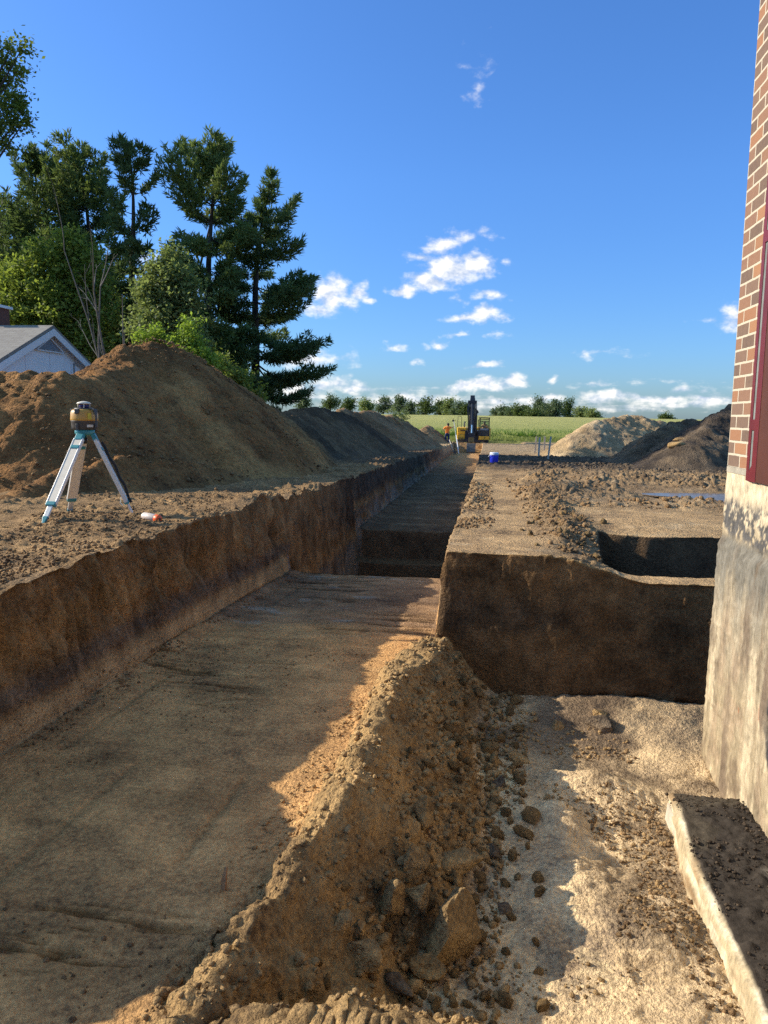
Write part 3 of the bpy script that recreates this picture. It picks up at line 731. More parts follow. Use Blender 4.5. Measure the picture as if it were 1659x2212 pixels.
mb = MB(); mb.box((.25+.002, -2.28+.0, 3.2-B0.z+.5*0), (.5, 4.56, 2*(3.2-zb)))
mb.v = [Vector((p.x, p.y, max(p.z, zb-B0.z))) for p in mb.v]
mb.build('brick_wall', M_BRICK, bld)
# a few bricks of the corner standing a touch proud, and the thin course of grout slabs at the bottom
mb = MB(); mb.box((.235, -2.30, zb-B0.z-.016), (.50, 4.50, .032)); mb.build('base_course', paint('grout_slab', (.34, .30, .23), .9, var=.35, scale=9, bumps=.5), bld)
# foundation: a displaced sheet with a ledge, spalls, tar and a broken-out hole
ys = axis([(-4.7, -3.2, .03), (-3.2, 0.0, .011)]); zs = np.concatenate([np.linspace(-.40, zb-B0.z-.034, 190)])
Yg, Zg = np.meshgrid(ys, zs)
yw, zw = Yg+WYF, Zg+B0.z
n0 = fbm(yw, zw, 0*yw, 2.0, 4, 901); n1 = fbm(yw, zw, 0*yw, 9, 4, 905); ns = fbm(yw*3.2, zw*.45, 0*yw, 3.0, 4, 909); n3 = fbm(yw, zw, 0*yw, 26, 3, 913)
step = lin(-.665, -.715, zw+.02*n1-.02*n0)
Xg = -.010-.024*step-.012*lin(-.75, -2.1, zw)+.003*n1+.003*n0+.0045*n3+.002*ns-.004*np.exp(-((zw+1.18)/.006)**2)-.004*np.exp(-((zw+1.66)/.006)**2)
Xg = Xg+.012*ss(.1, .5, n1)*ss(-.80, -.70, zw)*(1-ss(-.70, -.64, zw))
Xg = Xg+.03*ss(-.30, -.27, zw)*ss(.0, .5, n1)
hz_ = -1.22+.05*n0; hole = (1-ss(3.60, 3.70, yw+.09*n0+.05*n1))*ss(-1.55, -1.47, zw+.06*n1)*(1-ss(-.98, -.92, zw+.08*n0))
Xg = Xg+.40*hole
mud = ss(.05, .35, fbm(yw*1.8, zw*.5, 0*yw, 2.1, 4, 921)+.55*bump(yw, zw, 3.78, -1.45, .14, .42)+.5*bump(yw, zw, 4.05, -1.08, .10, .3)+.4*bump(yw, zw, 3.35, -1.55, .2, .2)-.35)
Xg = Xg-mud*(.008+.012*n1+.006*n3)
Xg[:, -1] += 0
rnd = ss(-.05, 0, Yg); Xg = Xg+.03*rnd*rnd*(1+n1)
V = np.stack([Xg, Yg, Zg], -1).reshape(-1, 3)
def mixc(c, k, m): return c+(np.array(k)-c)*np.clip(m, 0, 1)[..., None]
c = np.zeros(Yg.shape+(3,))+np.array((.42, .345, .235))
c = mixc(c, (.54, .46, .335), ss(-.66, -.5, zw)*1.0)
c = mixc(c, (.30, .26, .20), ss(.1, .5, n1+.4*n0)*.45)
c = mixc(c, (.075, .075, .08), ss(-.70, -.62, zw+.04*n1)*(1-ss(-.50, -.43, zw+.09*n0+.05*n1))*ss(-.42, .0, .8*n3+.9*n1+.5*n0+.5*fbm(yw, zw, 0*yw, 70, 2, 923))*.97)
c = c*(1-.22*(1-ss(-.72, -.64, zw)))[..., None]*np.array((1, .96, .88))
c = mixc(c, (.14, .13, .108), (1-ss(-.69, -.64, zw+.03*n0))*ss(-1.22, -.86, zw+.22*ns+.12*n0)*.9)
c = mixc(c, (.33, .28, .20), ss(-1.5, -1.2, zw)*(1-ss(-1.0, -.8, zw))*.5)
c = mixc(c, (.52, .425, .28), ss(.0, .35, ns)*(1-ss(-1.2, -1.0, zw))*.7)
c = mixc(c, (.30, .22, .14), ss(.0, .4, -ns+.9*n1)*(1-ss(-1.2, -.9, zw))*.7)
fs = fbm(yw*14, zw*.9, 0*yw, 3.0, 4, 917, .65)
c = c*(1+.24*np.clip(fs, -.6, .6)*(1-ss(-.9, -.6, zw)))[..., None]
c = mixc(c, (.14, .10, .065), ss(.22, .5, fbm(yw*1.6, zw*.8, 0*yw, 4, 5, 919, .6))*.7*(1-ss(-.75, -.6, zw)))
c = mixc(c, (.17, .125, .085), mud*.95)
c = mixc(c, (.035, .032, .03), np.clip(hole*1.4, 0, 1))
tar = bump(yw, zw, 3.62, -1.42, .13, .30)
c = mixc(c, (.045, .042, .042), ss(.35, .65, tar+.3*n1))
c = mixc(c, (.30, .13, .06), ss(.75, .95, bump(yw, zw, 4.13, -1.52, .028, .035)+.12*n1)*.9)
c = mixc(c, (.33, .15, .09), ss(.62, .9, bump(yw, zw, 3.83, -1.42, .035, .09)+.4*n3)*.6)
me = np_mesh('foundation_wall', V, grid_faces(Yg.shape)[:, ::-1], (c*(1+.12*n3+.12*n1)[..., None]).reshape(-1, 3))
m, N, b, out = new_mat('old_concrete')
a = N.n('ShaderNodeAttribute'); a.attribute_name = 'Col'; tc = N.n('ShaderNodeTexCoord').outputs['Object']
nn = N.noise(N.mapv(tc, (1, 1, .35)), 55, 7, .7); n2 = N.noise(tc, 12, 5, .6)
k = N.math('MULTIPLY_ADD', N.math('ADD', nn, N.math('MULTIPLY', n2, .7)), 1.7, -.45)
kc = N.n('ShaderNodeCombineColor'); [N.l(k, kc.inputs[i]) for i in range(3)]
N.l(N.mix(1.0, a.outputs['Color'], kc.outputs[0], 'MULTIPLY'), b.inputs['Base Color']); b.inputs['Roughness'].default_value = .9; b.inputs['Specular IOR Level'].default_value = .2
bp = N.n('ShaderNodeBump'); bp.inputs['Strength'].default_value = .7; bp.inputs['Distance'].default_value = .008; N.l(nn, bp.inputs['Height']); N.l(bp.outputs[0], b.inputs['Normal'])
M_CONC = m
link('foundation_wall', me, M_CONC, bld, True)
# body of the foundation behind the sheet, with the far end face
M_CONC2 = paint('plain_concrete', (.45, .39, .30), .9, var=.35, scale=6, bumps=.6)
mb = MB(); mb.box((.46, -2.39, .82), (.80, 4.56, 2.0)); mb.build('foundation_core', M_CONC2, bld)
# footing: ledge of concrete with a dirty top
fy = axis([(0.2, 2.2, .03), (2.2, 4.02, .011)]); prof = [(-.035, -.30), (-.03, -.20), (-.022, -.12), (-.012, -.05), (0, -.012), (.02, 0)]+[(.02+.46*i/34, 0) for i in range(1, 35)]
# finer side face
side = [(-.035+.035*i/26, -.30+.29*i/26) for i in range(27)]; prof = side+[(.012, -.002)]+[(.012+.47*i/40, 0) for i in range(1, 41)]
pa = np.array(prof); Yf, Pf = np.meshgrid(fy, np.arange(len(pa)))
X = .95+pa[:, 0][Pf]+.05*ss(3.2, 4.0, Yf)-.0*Yf; Z = -1.945+pa[:, 1][Pf]+.0*Yf
side_m = (Pf < 28)*1.0
e1 = fbm(X, Yf, Z, 7, 4, 931); e2 = fbm(X, Yf*.6, Z*4, 5, 4, 935); e3 = fbm(0*X, Yf, 0*X, 1.8, 4, 939); e4 = pebbles(X+.02*e1, Yf, .05, 5, .6)*.05+.8*pebbles(X, Yf, .024, 8, .7)*.024
chip = ss(.25, .55, fbm(0*X, Yf, Z*1.5, 2.6, 3, 943))
X = X+.012*e3+side_m*(.010*e1+.008*e2+.022*chip*ss(-.16, 0, Z+1.925))
dirt = (1-side_m)*(.80+.20*ss(-.3, .3, fbm(X, Yf, 0*X, 2.2, 3, 947)))
Z = Z+dirt*(.55*e4+.012+.014*e1+.010*fbm(X, Yf, 0*X, 24, 4, 961, .65))-.02*(1-side_m)*ss(3.85, 4.02, Yf)
Yf2 = Yf+.015*e1*(Yf > 3.95)+.03*e3*(Yf > 3.95)
V = np.stack([X, Yf2, Z], -1)-np.array(B0)
c = np.zeros(X.shape+(3,))+np.array((.44, .35, .215))
c = mixc(c, (.62, .53, .38), ss(.1, .4, e2)*side_m*.8); c = mixc(c, (.24, .15, .075), ss(.0, .4, -e2+.4*e1)*side_m*.85); c = mixc(c, (.20, .14, .085), side_m*(1-ss(.02, .10, Z+1.925+.29+.05*e1))*.9)
c = mixc(c, (.045, .035, .026), dirt*1.15); c = mixc(c, (.5, .43, .33), (1-side_m)*ss(.35, .6, fbm(X, Yf, 0*X, 3.2, 3, 951))*.35)
me = np_mesh('footing', V.reshape(-1, 3), grid_faces(X.shape)[:, ::-1], (c*(1+.15*e1)[..., None]).reshape(-1, 3))
link('footing', me, M_CONC, bld, True)
mb = MB(); mb.prism([(.96-B0.x, 4.0-B0.y, -2.25-B0.z), (1.33-B0.x, 4.0-B0.y, -2.25-B0.z), (1.33-B0.x, 4.0-B0.y, -2.0-B0.z), (.985-B0.x, 4.0-B0.y, -2.0-B0.z)], (0, -.2, 0)); mb.build('footing_end', M_CONC2, bld)
fp = []
for i in range(1500):
    yy = RNG.uniform(1.9, 3.50); xx = RNG.uniform(.845, 1.19); s = .003*(4**(RNG.random()**2))
    if fbm(np.array([xx]), np.array([yy]), np.array([0.]), 4, 2, 971)[0] > -.15: fp.append((xx, yy, -1.945*BS+.014+s*.2, s))
crumbs('footing_soil', np.array(fp), None, soil_material('footing_dirt', attr=False, base=(.11, .08, .055)), False)
# maroon steel frame let into the wall, with a rust-red panel
M_MAROON = paint('maroon_paint', (.13, .016, .019), .42, var=.2, scale=5, bumps=.08)
M_RUSTRED = paint('red_oxide_panel', (.075, .021, .011), .55, var=.2, scale=3, bumps=.05)
M_GREYST = paint('grey_primer', (.17, .18, .165), .6, var=.3, scale=12, bumps=.15)
fr = MB(); zt, zl = 3.6, -.315
def yloc(y): return y-B0.y
def ysee(u, x): r = ray(u, 960); return x*r[1]/r[0]
yA, yB1, yC, yD = ysee(1615.5, 1.355), ysee(1621, 1.355), ysee(1628, 1.355), ysee(1636, 1.351)
def fbox(mb, y0, y1, z0, z1, x0, x1): mb.box(((x0+x1)/2, yloc((y0+y1)/2), (z0+z1)/2-B0.z), (x1-x0, y1-y0, z1-z0)); return mb
fbox(fr, yB1, yA, zl, zt, -.030, .03)
fbox(fr, yD, yC, zl, zt, -.034, .03)
fo = fr.build('steel_frame', M_MAROON, bld, bevel=.002)
g = MB(); fbox(g, yC+.001, yB1-.001, zl+.05, zt, -.026, .03); g.build('recess_strip', M_GREYST, bld)
g = MB(); fbox(g, .3, yD-.001, zl+.003, zt, -.031, .03); g.build('door_panel', M_RUSTRED, bld)
for zc in (-.02, .93, 1.9):
    g = MB(); fbox(g, yC-.002, yB1+.002, zc-.028, zc+.028, -.0325, -.01); g.build('cross_bracket', M_MAROON, bld)
g = MB(); g.prism([(-.033, yloc(yB1+.001), zl-B0.z), (-.033, yloc(yC-.001), zl-B0.z), (-.033, yloc(yC-.001), zl+.085-B0.z), (-.033, yloc(yC+.02), zl+.07-B0.z), (-.033, yloc(yB1+.001), zl+.03-B0.z)], (.03, 0, 0)); g.build('bottom_gusset', M_MAROON, bld)

# ------------------------------------------------------------------ tripod, laser level, paint can
M_ALU = paint('leg_aluminium', (.74, .66, .53), .4, .0, .08, 20)
M_ALU2 = paint('bright_aluminium', (.70, .68, .64), .3, .35, .08, 20)
M_TEAL = paint('teal_plastic', (.035, .24, .27), .4, var=.15, scale=12)
M_BLACK = paint('black_rubber', (.02, .02, .022), .6, var=.3, scale=12)
foot = {'a': at(94, 1152, 5.30), 'b': at(292, 1119, 6.08), 'c': at(149, 1108, 6.42)}
for k in foot: foot[k].z = gz(foot[k].x, foot[k].y)-.015+(.02 if k == 'a' else 0)
cen = (foot['a']+foot['b']+foot['c'])/3
head = at(183, 928, 5.95)
tri = empty('tripod', (head.x, head.y, cen.z), 'aluminium survey tripod with teal fittings carrying the laser level', 'tripod')
T0 = Vector(tri.location); hd = head-T0
mb = MB(); mb.lathe(hd+Vector((0, 0, -.028)), [(.045, -.02), (.072, -.012), (.078, 0), (.078, .022), (.074, .028)], 20)
mb.build('head_plate', M_TEAL, tri, True)
mb = MB(); mb.lathe(hd+Vector((0, 0, -.115)), [(.012, 0), (.017, .004), (.017, .05), (.010, .055), (.010, .075)], 14); mb.build('centre_screw', M_BLACK, tri, True)
cl = Vector((head.x, head.y, 0))
for k, f in foot.items():
    d = Vector((f.x-head.x, f.y-head.y, 0)).normalized(); side = Vector((-d.y, d.x, 0))
    top = head+d*.066+Vector((0, 0, -.045)); ax = (f-top).normalized(); L = (f-top).length
    def q(t): return top+ax*t-T0
    def w2(mb, t0, t1, w, h, sh=0): return mb.bar(q(t0)+side*sh, q(t1)+side*sh, h, w, up=side)
    leg = MB(); w2(leg, .035, L*.80, .072, .024)
    lo = leg.build('leg', M_ALU, tri, bevel=.004)
    r = MB(); w2(r, .04, L*.795, .010, .030, .036); w2(r, .04, L*.795, .010, .030, -.036); r.build('side_rail', M_ALU2, lo, bevel=.003)
    e = MB(); w2(e, L*.78, L*.955, .040, .016); e.build('extension', M_ALU2, lo, bevel=.003)
    e = MB(); w2(e, -.012, .055, .066, .036); e.build('hinge', M_TEAL, lo, bevel=.006)
    e = MB(); w2(e, .115, .148, .076, .038); e.build('upper_collar', M_TEAL, lo, bevel=.005)
    e = MB(); w2(e, L*.775, L*.815, .078, .038); e.build('lower_clamp', M_TEAL, lo, bevel=.005)
    e = MB(); e.bar(q(L*.93), q(L*1.0), .030, .046, up=side, taper=.45); e.build('foot_shoe', M_TEAL, lo, bevel=.004)
    e = MB(); e.tube([q(L*.945)+side*.03, q(L*.945)-side*.045], .004, 6); e.build('foot_pin', M_BLACK, lo)
# carrying strap along the right leg
f = foot['b']; d = Vector((f.x-head.x, f.y-head.y, 0)).normalized(); top = head+d*.066+Vector((0, 0, -.045)); out_ = d*.03+Vector((0, 0, .012))
mb = MB(); pts = []
for i in range(22):
    t = .10+.72*i/21; sag = .012*math.sin(i*.9)+.02*math.sin(math.pi*i/21)
    pts.append(top.lerp(f, t)+out_+Vector((.3*sag, 0, sag*.6))-T0)
for i in range(21): mb.bar(pts[i], pts[i+1], .022, .004, up=(0, 1, 0))
mb.build('strap', M_BLACK, tri)
mb = MB(); mb.tube([top.lerp(f, .74)+d*-.03-T0, top.lerp(f, .78)-d*.035+Vector((-.012, 0, -.02))-T0, top.lerp(f, .84)-d*.03+Vector((-.02, 0, 0))-T0], .005, 6); mb.build('buckle', M_ALU2, tri)
# the laser
M_LY = paint('ochre_plastic', (.50, .27, .045), .38, var=.1, scale=10)
M_LG = paint('dark_grey_plastic', (.055, .052, .05), .5, var=.2, scale=14)
M_LW = paint('pale_plastic', (.62, .57, .47), .5, var=.1, scale=14)
M_GLASS = paint('purple_lens', (.03, .02, .10), .08, var=.3, scale=20)
las = empty('laser_level', head,  'yellow and grey rotating laser level standing on the tripod head', 'laser level')
las.scale = (1.14, 1.14, 1.1)
mb = MB(); mb.lathe((0, 0, 0), [(.070, 0), (.082, .004), (.086, .02), (.092, .062), (.094, .066)], 28); mb.build('base_housing', M_LG, las, True)
mb = MB(); mb.lathe((0, 0, .066), [(.094, 0), (.095, .01), (.092, .06), (.084, .078), (.066, .086)], 28); mb.build('body', M_LY, las, True)
mb = MB(); mb.lathe((0, 0, .148), [(.068, 0), (.066, .010), (.050, .013)], 24); mb.build('top_ring', M_LG, las, True)
mb = MB(); mb.lathe((0, 0, .158), [(.034, 0), (.034, .03)], 18); mb.build('beam_window', M_GLASS, las, True)
mb = MB()
for i in range(4):
    a = .5+i*math.pi/2; mb.tube([(.038*math.cos(a), .038*math.sin(a), .158), (.038*math.cos(a), .038*math.sin(a), .19)], .0042, 6)
mb.lathe((0, 0, .188), [(.047, 0), (.051, .005), (.040, .014), (.018, .021), (.004, .022)], 22); mb.build('rotor_cap', M_LW, las, True)
ang0 = math.atan2(-head.y, -head.x)
for k in (-.55, .95, 2.5, -2.1):
    a = ang0+k; p = Vector((math.cos(a), math.sin(a), 0))
    mb = MB(); M3 = Matrix.Rotation(a, 3, 'Z'); mb.box(p*.089+Vector((0, 0, .134)), (.02, .034, .036), M3); mb.box(p*.090+Vector((0, 0, .022)), (.022, .02, .046), M3); mb.build('corner_guard', M_LG, las, bevel=.004)
mb = MB(); hp = []
for i in range(13):
    t = i/12; hp.append(Vector((.065+.062*math.sin(min(1, t*1.7)*math.pi/2), -.02, .158-.02*t-.13*max(0, t-.3)/.7)))
M3 = Matrix.Rotation(-.25, 3, 'Z')
mb.tube([M3@p for p in hp], .0075, 8); mb.build('carry_handle', M_LG, las, True)
lb = MB(); a = ang0+.42; p = Vector((math.cos(a), math.sin(a), 0)); M3 = Matrix.Rotation(a, 3, 'Z')
lb.box(p*.0885+Vector((0, 0, .029)), (.008, .042, .018), M3); lb.build('paper_label', M_LW, las)
lb = MB(); a = ang0+.38; p = Vector((math.cos(a), math.sin(a), 0)); M3 = Matrix.Rotation(a, 3, 'Z')
lb.box(p*.0925+Vector((0, 0, .10)), (.006, .026, .046), M3); lb.build('warning_sticker', paint('sticker_yellow', (.55, .45, .04), .5, var=.15, scale=60), las)
# can of marking paint
p1, p2 = hit(311, 1124, 4), hit(352, 1135, 4)
p1.z = gz(p1.x, p1.y)+.034; d = Vector((.165, -.075, 0)); d.normalize(); p2 = p1+d*.185; p2.z = gz(p2.x, p2.y)+.03
can = empty('spray_can', p1, 'white marking-paint can with an orange cap lying at the tripod foot', 'spray can')
ax = (p2-p1).normalized()
mb = MB(); mb.tube([ax*-.004, ax*0, ax*.004, ax*.135, ax*.142], [.022, .030, .032, .032, .026], 20); mb.build('can_body', paint('can_white', (.62, .52, .44), .4, var=.3, scale=26), can, True)
mb = MB(); mb.tube([ax*.138, ax*.142, ax*.178, ax*.184], [.029, .0325, .031, .027], 20); cp = mb.build('cap', paint('fluorescent_orange', (.80, .115, .015), .45, var=.12, scale=20), can, True)
mb = MB(); mb.tube([ax*.1835, ax*.187], [.012, .010], 12); mb.build('nozzle_hole', M_BLACK, cp, True)
# ------------------------------------------------------------------ small things along the trench
M_WOOD = paint('weathered_pine', (.60, .52, .40), .8, var=.25, scale=14, bumps=.3)
for (u0, v0, u1, v1, lab, wd) in [(1154.5, 982, 1159, 943, 'thin wooden stake, leftmost of the four on the plateau', .055), (1163, 989, 1166, 944.5, 'short wooden stake, second from the left of the four, set nearest its left neighbour', .055), (1175.5, 984, 1177, 942.5, 'upright wooden stake, third from the left, farthest of the four', .055), (1183, 992, 1190, 943, 'widest wooden stake, rightmost of the four and leaning right', .05)]:
    p = hit(u0, v0, 15, 60); q = at(u1, v1, p.y)
    s = empty('wooden_stake', p, lab, 'stake', 'wooden stakes on the plateau')
    mb = MB(); mb.bar(Vector((0, 0, -.15)), q-p, wd*1.2, .03, up=(0, 1, 0)); mb.build('shaft', M_WOOD, s)
p = hit(1067, 1001, 12, 40)
coo = empty('cooler', p, 'small blue cooler with a white lid standing on the plateau edge', 'cooler')
M_BLUE = paint('cooler_blue', (.012, .03, .52), .4, var=.1, scale=10); M_WHITE = paint('lid_white', (.62, .66, .74), .4, var=.08, scale=10)
mb = MB(); mb.lathe((0, 0, 0), [(.098, 0), (.108, .01), (.115, .22), (.112, .23)], 24); mb.build('body', M_BLUE, coo, True)
mb = MB(); mb.lathe((0, 0, .226), [(.118, 0), (.12, .02), (.117, .06), (.105, .068)], 24); mb.build('lid', M_WHITE, coo, True)
mb = MB(); mb.tube([(-.118, 0, .23), (-.15, -.03, .175), (-.16, -.04, .17), (-.12, -.09, .22), (0, -.125, .235), (.12, -.03, .23)], .006, 6); mb.build('bail_handle', M_WHITE, coo)
coo.scale = (1.06, 1.06, 1.06)
# splinter of wood standing in the trench floor, litter by the heap
p = hit(480, 1925); q = at(489, 1873, p.y+.01)
mb = MB(); mb.bar(Vector((0, 0, -.03)), (q-p)*.55, .017, .008, up=(.3, 1, 0)); mb.bar((q-p)*.55, q-p, .015, .007, up=(.5, 1, 0), taper=.5)
o = mb.build('wood_splinter', paint('raw_wood', (.42, .21, .09), .8, var=.35, scale=40, bumps=.5)); o.location = p; tag(o, 'reddish splinter of wood sticking up from the shaded trench floor', 'wood splinter')
p = hit(452, 1032, 6, 20); bm = bmesh.new(); bmesh.ops.create_icosphere(bm, subdivisions=2, radius=.05)
for v in bm.verts: v.co = Vector((v.co.x*1.1+.02*random.random(), v.co.y*.7, v.co.z*.45+.02*random.random()))
me = bpy.data.meshes.new('paper_scrap'); bm.to_mesh(me); bm.free()
o = link('paper_scrap', me, M_WHITE); o.location = p+Vector((0, 0, .02)); tag(o, 'scrap of white paper lying at the foot of the huge heap', 'litter')
for (u, v, w_, lab) in [(1455, 962, .30, 'pale flat stone on the slope of the near black heap'), (1488, 951, .55, 'long pale slab of clay high on the near black heap'), (1535, 1018, .33, 'upright tan clod in front of the near black heap')]:
    Y = 21.5 if v < 1000 else 17; p = hit(u, v, 14, 40) if v > 1000 else at(u, v, 20.5 if v > 955 else 21.4)
    P, Fc = clod_mesh('c', int(u), 3, 8, .12)
    o = link('soil_clod', np_mesh('soil_clod', P*np.array((w_, .2, .12 if v < 1000 else .3)), Fc), M_CLOD, None, True); o.location = p; tag(o, lab, 'soil clod')

# ------------------------------------------------------------------ excavator at the end of the trench
exY = 66.5; eb = at(1022, 955, exY); eb.z = -2.85
exc = empty('excavator', eb, 'yellow and black excavator with its arm upright at the end of the trench', 'excavator')
E0 = Vector(exc.location)
def X(u, v, Y): return at(u, v, Y)-E0
M_YEL = paint('digger_yellow', (.85, .47, .035), .4, var=.12, scale=3); M_BLK = paint('digger_black', (.022, .026, .036), .35, var=.25, scale=5)
M_STEEL = paint('worn_steel', (.16, .14, .12), .45, .6, .4, 6); M_CHROME = paint('piston_chrome', (.7, .7, .72), .15, 1, .05, 8)
M_TRK = paint('track_steel', (.07, .055, .04), .8, .2, .4, 6); M_SEAT = paint('seat_black', (.03, .03, .03), .8)
gm, N, b, out = new_mat('cab_glass')
tr_ = N.n('ShaderNodeBsdfTransparent'); tr_.inputs[0].default_value = (.80, .86, .86, 1); gl_ = N.n('ShaderNodeBsdfGlossy'); gl_.inputs['Roughness'].default_value = .03
fr_ = N.n('ShaderNodeFresnel'); mx = N.n('ShaderNodeMixShader'); N.l(fr_.outputs[0], mx.inputs[0]); N.l(tr_.outputs[0], mx.inputs[1]); N.l(gl_.outputs[0], mx.inputs[2]); N.l(mx.outputs[0], out.inputs[0])
# cab
c0 = X(1034.3, 949.5, exY); c1 = X(1058.2, 903.2, exY); cw = c1.x-c0.x; ch = c1.z-c0.z; cxm = (c0.x+c1.x)/2; zb_ = c0.z; zt_ = c1.z; yf = c0.y; dep = 1.7
cab = MB(); pw = .085
for sx in (c0.x+pw/2, c1.x-pw/2):
    for yy in (yf+.05, yf+dep*.55, yf+dep): cab.box((sx, yy, (zb_+zt_)/2), (pw, pw, ch))
cab.box((cxm, yf+dep/2, zb_+.02), (cw, dep, .06)); cab.box((cxm, yf+.05, zt_-.30), (cw, .07, .05)); cab.box((cxm, yf+dep, zb_+.4), (cw, .05, .8))
for sx in (c0.x+.03, c1.x-.03): cab.box((sx, yf+dep/2, zb_+.45), (.05, dep, .75))
cab = cab.build('cab_frame', M_BLK, exc, bevel=.015)
mb = MB(); mb.box((cxm, yf+dep/2-.03, zt_+.01), (cw+.04, dep+.14, .09)); mb.build('cab_roof', M_SEAT, exc, bevel=.03)
mb = MB(); mb.box((cxm-.02, yf-.03, zb_+.14), (cw-.02, .1, .30)); lp = mb.build('lower_panel', M_YEL, exc, bevel=.01)
# emblem: black round-cornered badge with a leaping outline left plain
mb = MB(); mb.lathe((0, 0, 0), [(.065, 0), (.065, .012)], 16); em = mb.build('emblem', M_SEAT, lp); em.location = (cxm+.06, yf-.08, zb_+.15); em.rotation_euler = (R(90), 0, 0)
mb = MB(); mb.box((0, .018, .014), (.07, .018, .006)); mb.box((.03, -.01, .014), (.014, .05, .006)); mb.box((-.03, -.008, .014), (.014, .045, .006)); em2 = mb.build('emblem_mark', M_YEL, lp); em2.location = em.location; em2.rotation_euler = em.rotation_euler
mb = MB(); mb.box((cxm, yf+.03, zb_+.56), (cw-.16, .02, .52)); mb.build('lower_windscreen', paint('dark_glass', (.05, .06, .065), .1, var=.2, scale=3), exc)
mb = MB(); mb.box((cxm, yf+.03, zb_+.88), (cw-.16, .03, .14)); mb.build('dashboard', paint('dash_grey', (.25, .28, .30), .5), exc)
mb = MB(); mb.box((cxm, yf+.045, (zb_+.95+zt_-.33)/2), (cw-.17, .012, zt_-.33-zb_-.95)); mb.build('windscreen', gm, exc)
mb = MB(); mb.box((cxm, yf+dep, (zb_+.85+zt_-.08)/2), (cw-.17, .012, zt_-.1-zb_-.85)); mb.build('rear_window', gm, exc)
mb = MB(); mb.box((cxm, yf+1.05, zb_+.62), (.5, .5, .16)); mb.box((cxm, yf+1.3, zb_+.95), (.46, .12, .6)); mb.build('seat', M_SEAT, exc, bevel=.03)
mr = MB(); xr_ = X(1060.7, 0, exY).x; mr.tube([(c1.x, yf+.02, zt_-.1), (xr_, yf-.05, zt_-.16), (xr_+.01, yf-.05, zb_+.4), (c1.x, yf, zb_+.2)], .035, 6); mr.box((xr_, yf-.06, zt_-.3), (.06, .08, .3)); mr.build('mirror_guard', M_BLK, exc)
# house (engine side box) left of the boom
b0, b1 = X(986.8, 950.5, exY+.4), X(1007.6, 923.2, exY+.4); bw = b1.x-b0.x; bh = b1.z-b0.z; bx = (b0.x+b1.x)/2; by = b0.y
mb = MB(); mb.box((bx, by+1.5, b0.z+bh/2), (bw, 3.0, bh)); eh = mb.build('engine_house', M_YEL, exc, bevel=.07)
mb = MB(); mb.box((bx-.06, by-.03, b0.z+bh*.53), (bw*.8, .06, .06)); mb.box((bx-.06, by-.025, b0.z+bh*.30), (bw*.8, .05, .30)); mb.build('step_panel', M_YEL, eh, bevel=.015)
mb = MB(); mb.box((bx+.08, by-.008, b0.z+bh*.77), (.36, .03, .09)); mb.box((bx-.05, by-.055, b0.z+bh*.17), (.42, .02, .05)); mb.build('vent_slot', M_BLK, eh)
mb = MB(); mb.box((E0.x*0+.1, by+2.9, b0.z+.55), (2.75, 1.2, 1.1)); mb.build('counterweight', M_YEL, exc, bevel=.12)
mb = MB(); mb.box(((b1.x+c0.x)/2, yf+1.6, zb_+.35), (c0.x-b1.x+.2, 2.6, .8)); mb.box((0, yf+1.7, zb_-.12), (2.6, 3.4, .22)); mb.lathe((0, yf+1.6, zb_-.5), [(.6, 0), (.6, .4)], 20); mb.build('upper_deck', M_BLK, exc)
mb = MB(); h0, h1 = X(988, 924, exY+.6), X(997.5, 899, exY+.6)
mb.tube([(h0.x, h0.y, h0.z), (h0.x+.04, h0.y, h1.z-.08), (h0.x+.1, h0.y, h1.z), (h1.x-.06, h0.y, h1.z), (h1.x, h0.y, h1.z-.08), (h1.x, h0.y, h0.z)], .022, 6); mb.build('handrail', M_BLK, exc)
p0 = X(1003, 923, exY+1.2); mb = MB(); mb.tube([p0, p0+Vector((0, 0, .28)), p0+Vector((.04, 0, .45)), p0+Vector((.06, 0, .5))], [.06, .065, .065, .05], 10); mb.build('exhaust_pipe', M_BLK, exc)
# tracks
for sx in (-1.12, 1.02):
    mb = MB(); pr = []
    for i in range(28):
        a = i/28*2*math.pi; cyy = 1.55 if math.cos(a) > 0 else -1.35
        pr.append((sx-.28, yf+1.5+cyy+.42*math.cos(a), .42+.42*math.sin(a)))
    mb.prism(pr, (.56, 0, 0))
    for i in range(22): mb.box((sx, yf-.15+i*.16, .86), (.6, .09, .05))
    mb.build('track', M_TRK, exc)
# boom, stick, bucket: all in one upright plane at x = ax
ax_ = X(1019.5, 900, 63).x
def PZ(y, z): return Vector((ax_, y, z))           # local
yB = yf+.9; piv = PZ(yB, zb_+.55); elb = PZ(yB-1.3, 3.1); tip = PZ(yB-3.6, 4.15)
def beam(mb, a, b, w, h0, h1):
    d = (b-a).normalized(); n = Vector((0, -d.z, d.y))
    mb.prism([a+n*h0/2+Vector((-w/2, 0, 0)), a-n*h0/2+Vector((-w/2, 0, 0)), b-n*h1/2+Vector((-w/2, 0, 0)), b+n*h1/2+Vector((-w/2, 0, 0))], (w, 0, 0))
mb = MB(); beam(mb, piv, elb, .42, .5, .75); beam(mb, elb, tip, .42, .75, .45); boom = mb.build('boom', M_BLK, exc, bevel=.02)
ztop = X(0, 842.5, 62.3).z; sy = tip.y-.25
top = PZ(sy+.12, ztop); knee = PZ(sy-.05, 3.5); low = PZ(sy-.25, .95)
mb = MB(); beam(mb, PZ(sy+.18, ztop), knee, .36, .35, .62); beam(mb, knee, low, .36, .62, .36); stick = mb.build('stick', M_BLK, exc, bevel=.02)
mb = MB()
for sx in (-.27, .29):
    mb.tube([PZ(yB-.5, zb_+.3)+Vector((sx, 0, 0)), PZ(yB-1.5, 1.9)+Vector((sx, 0, 0))], .095, 10)
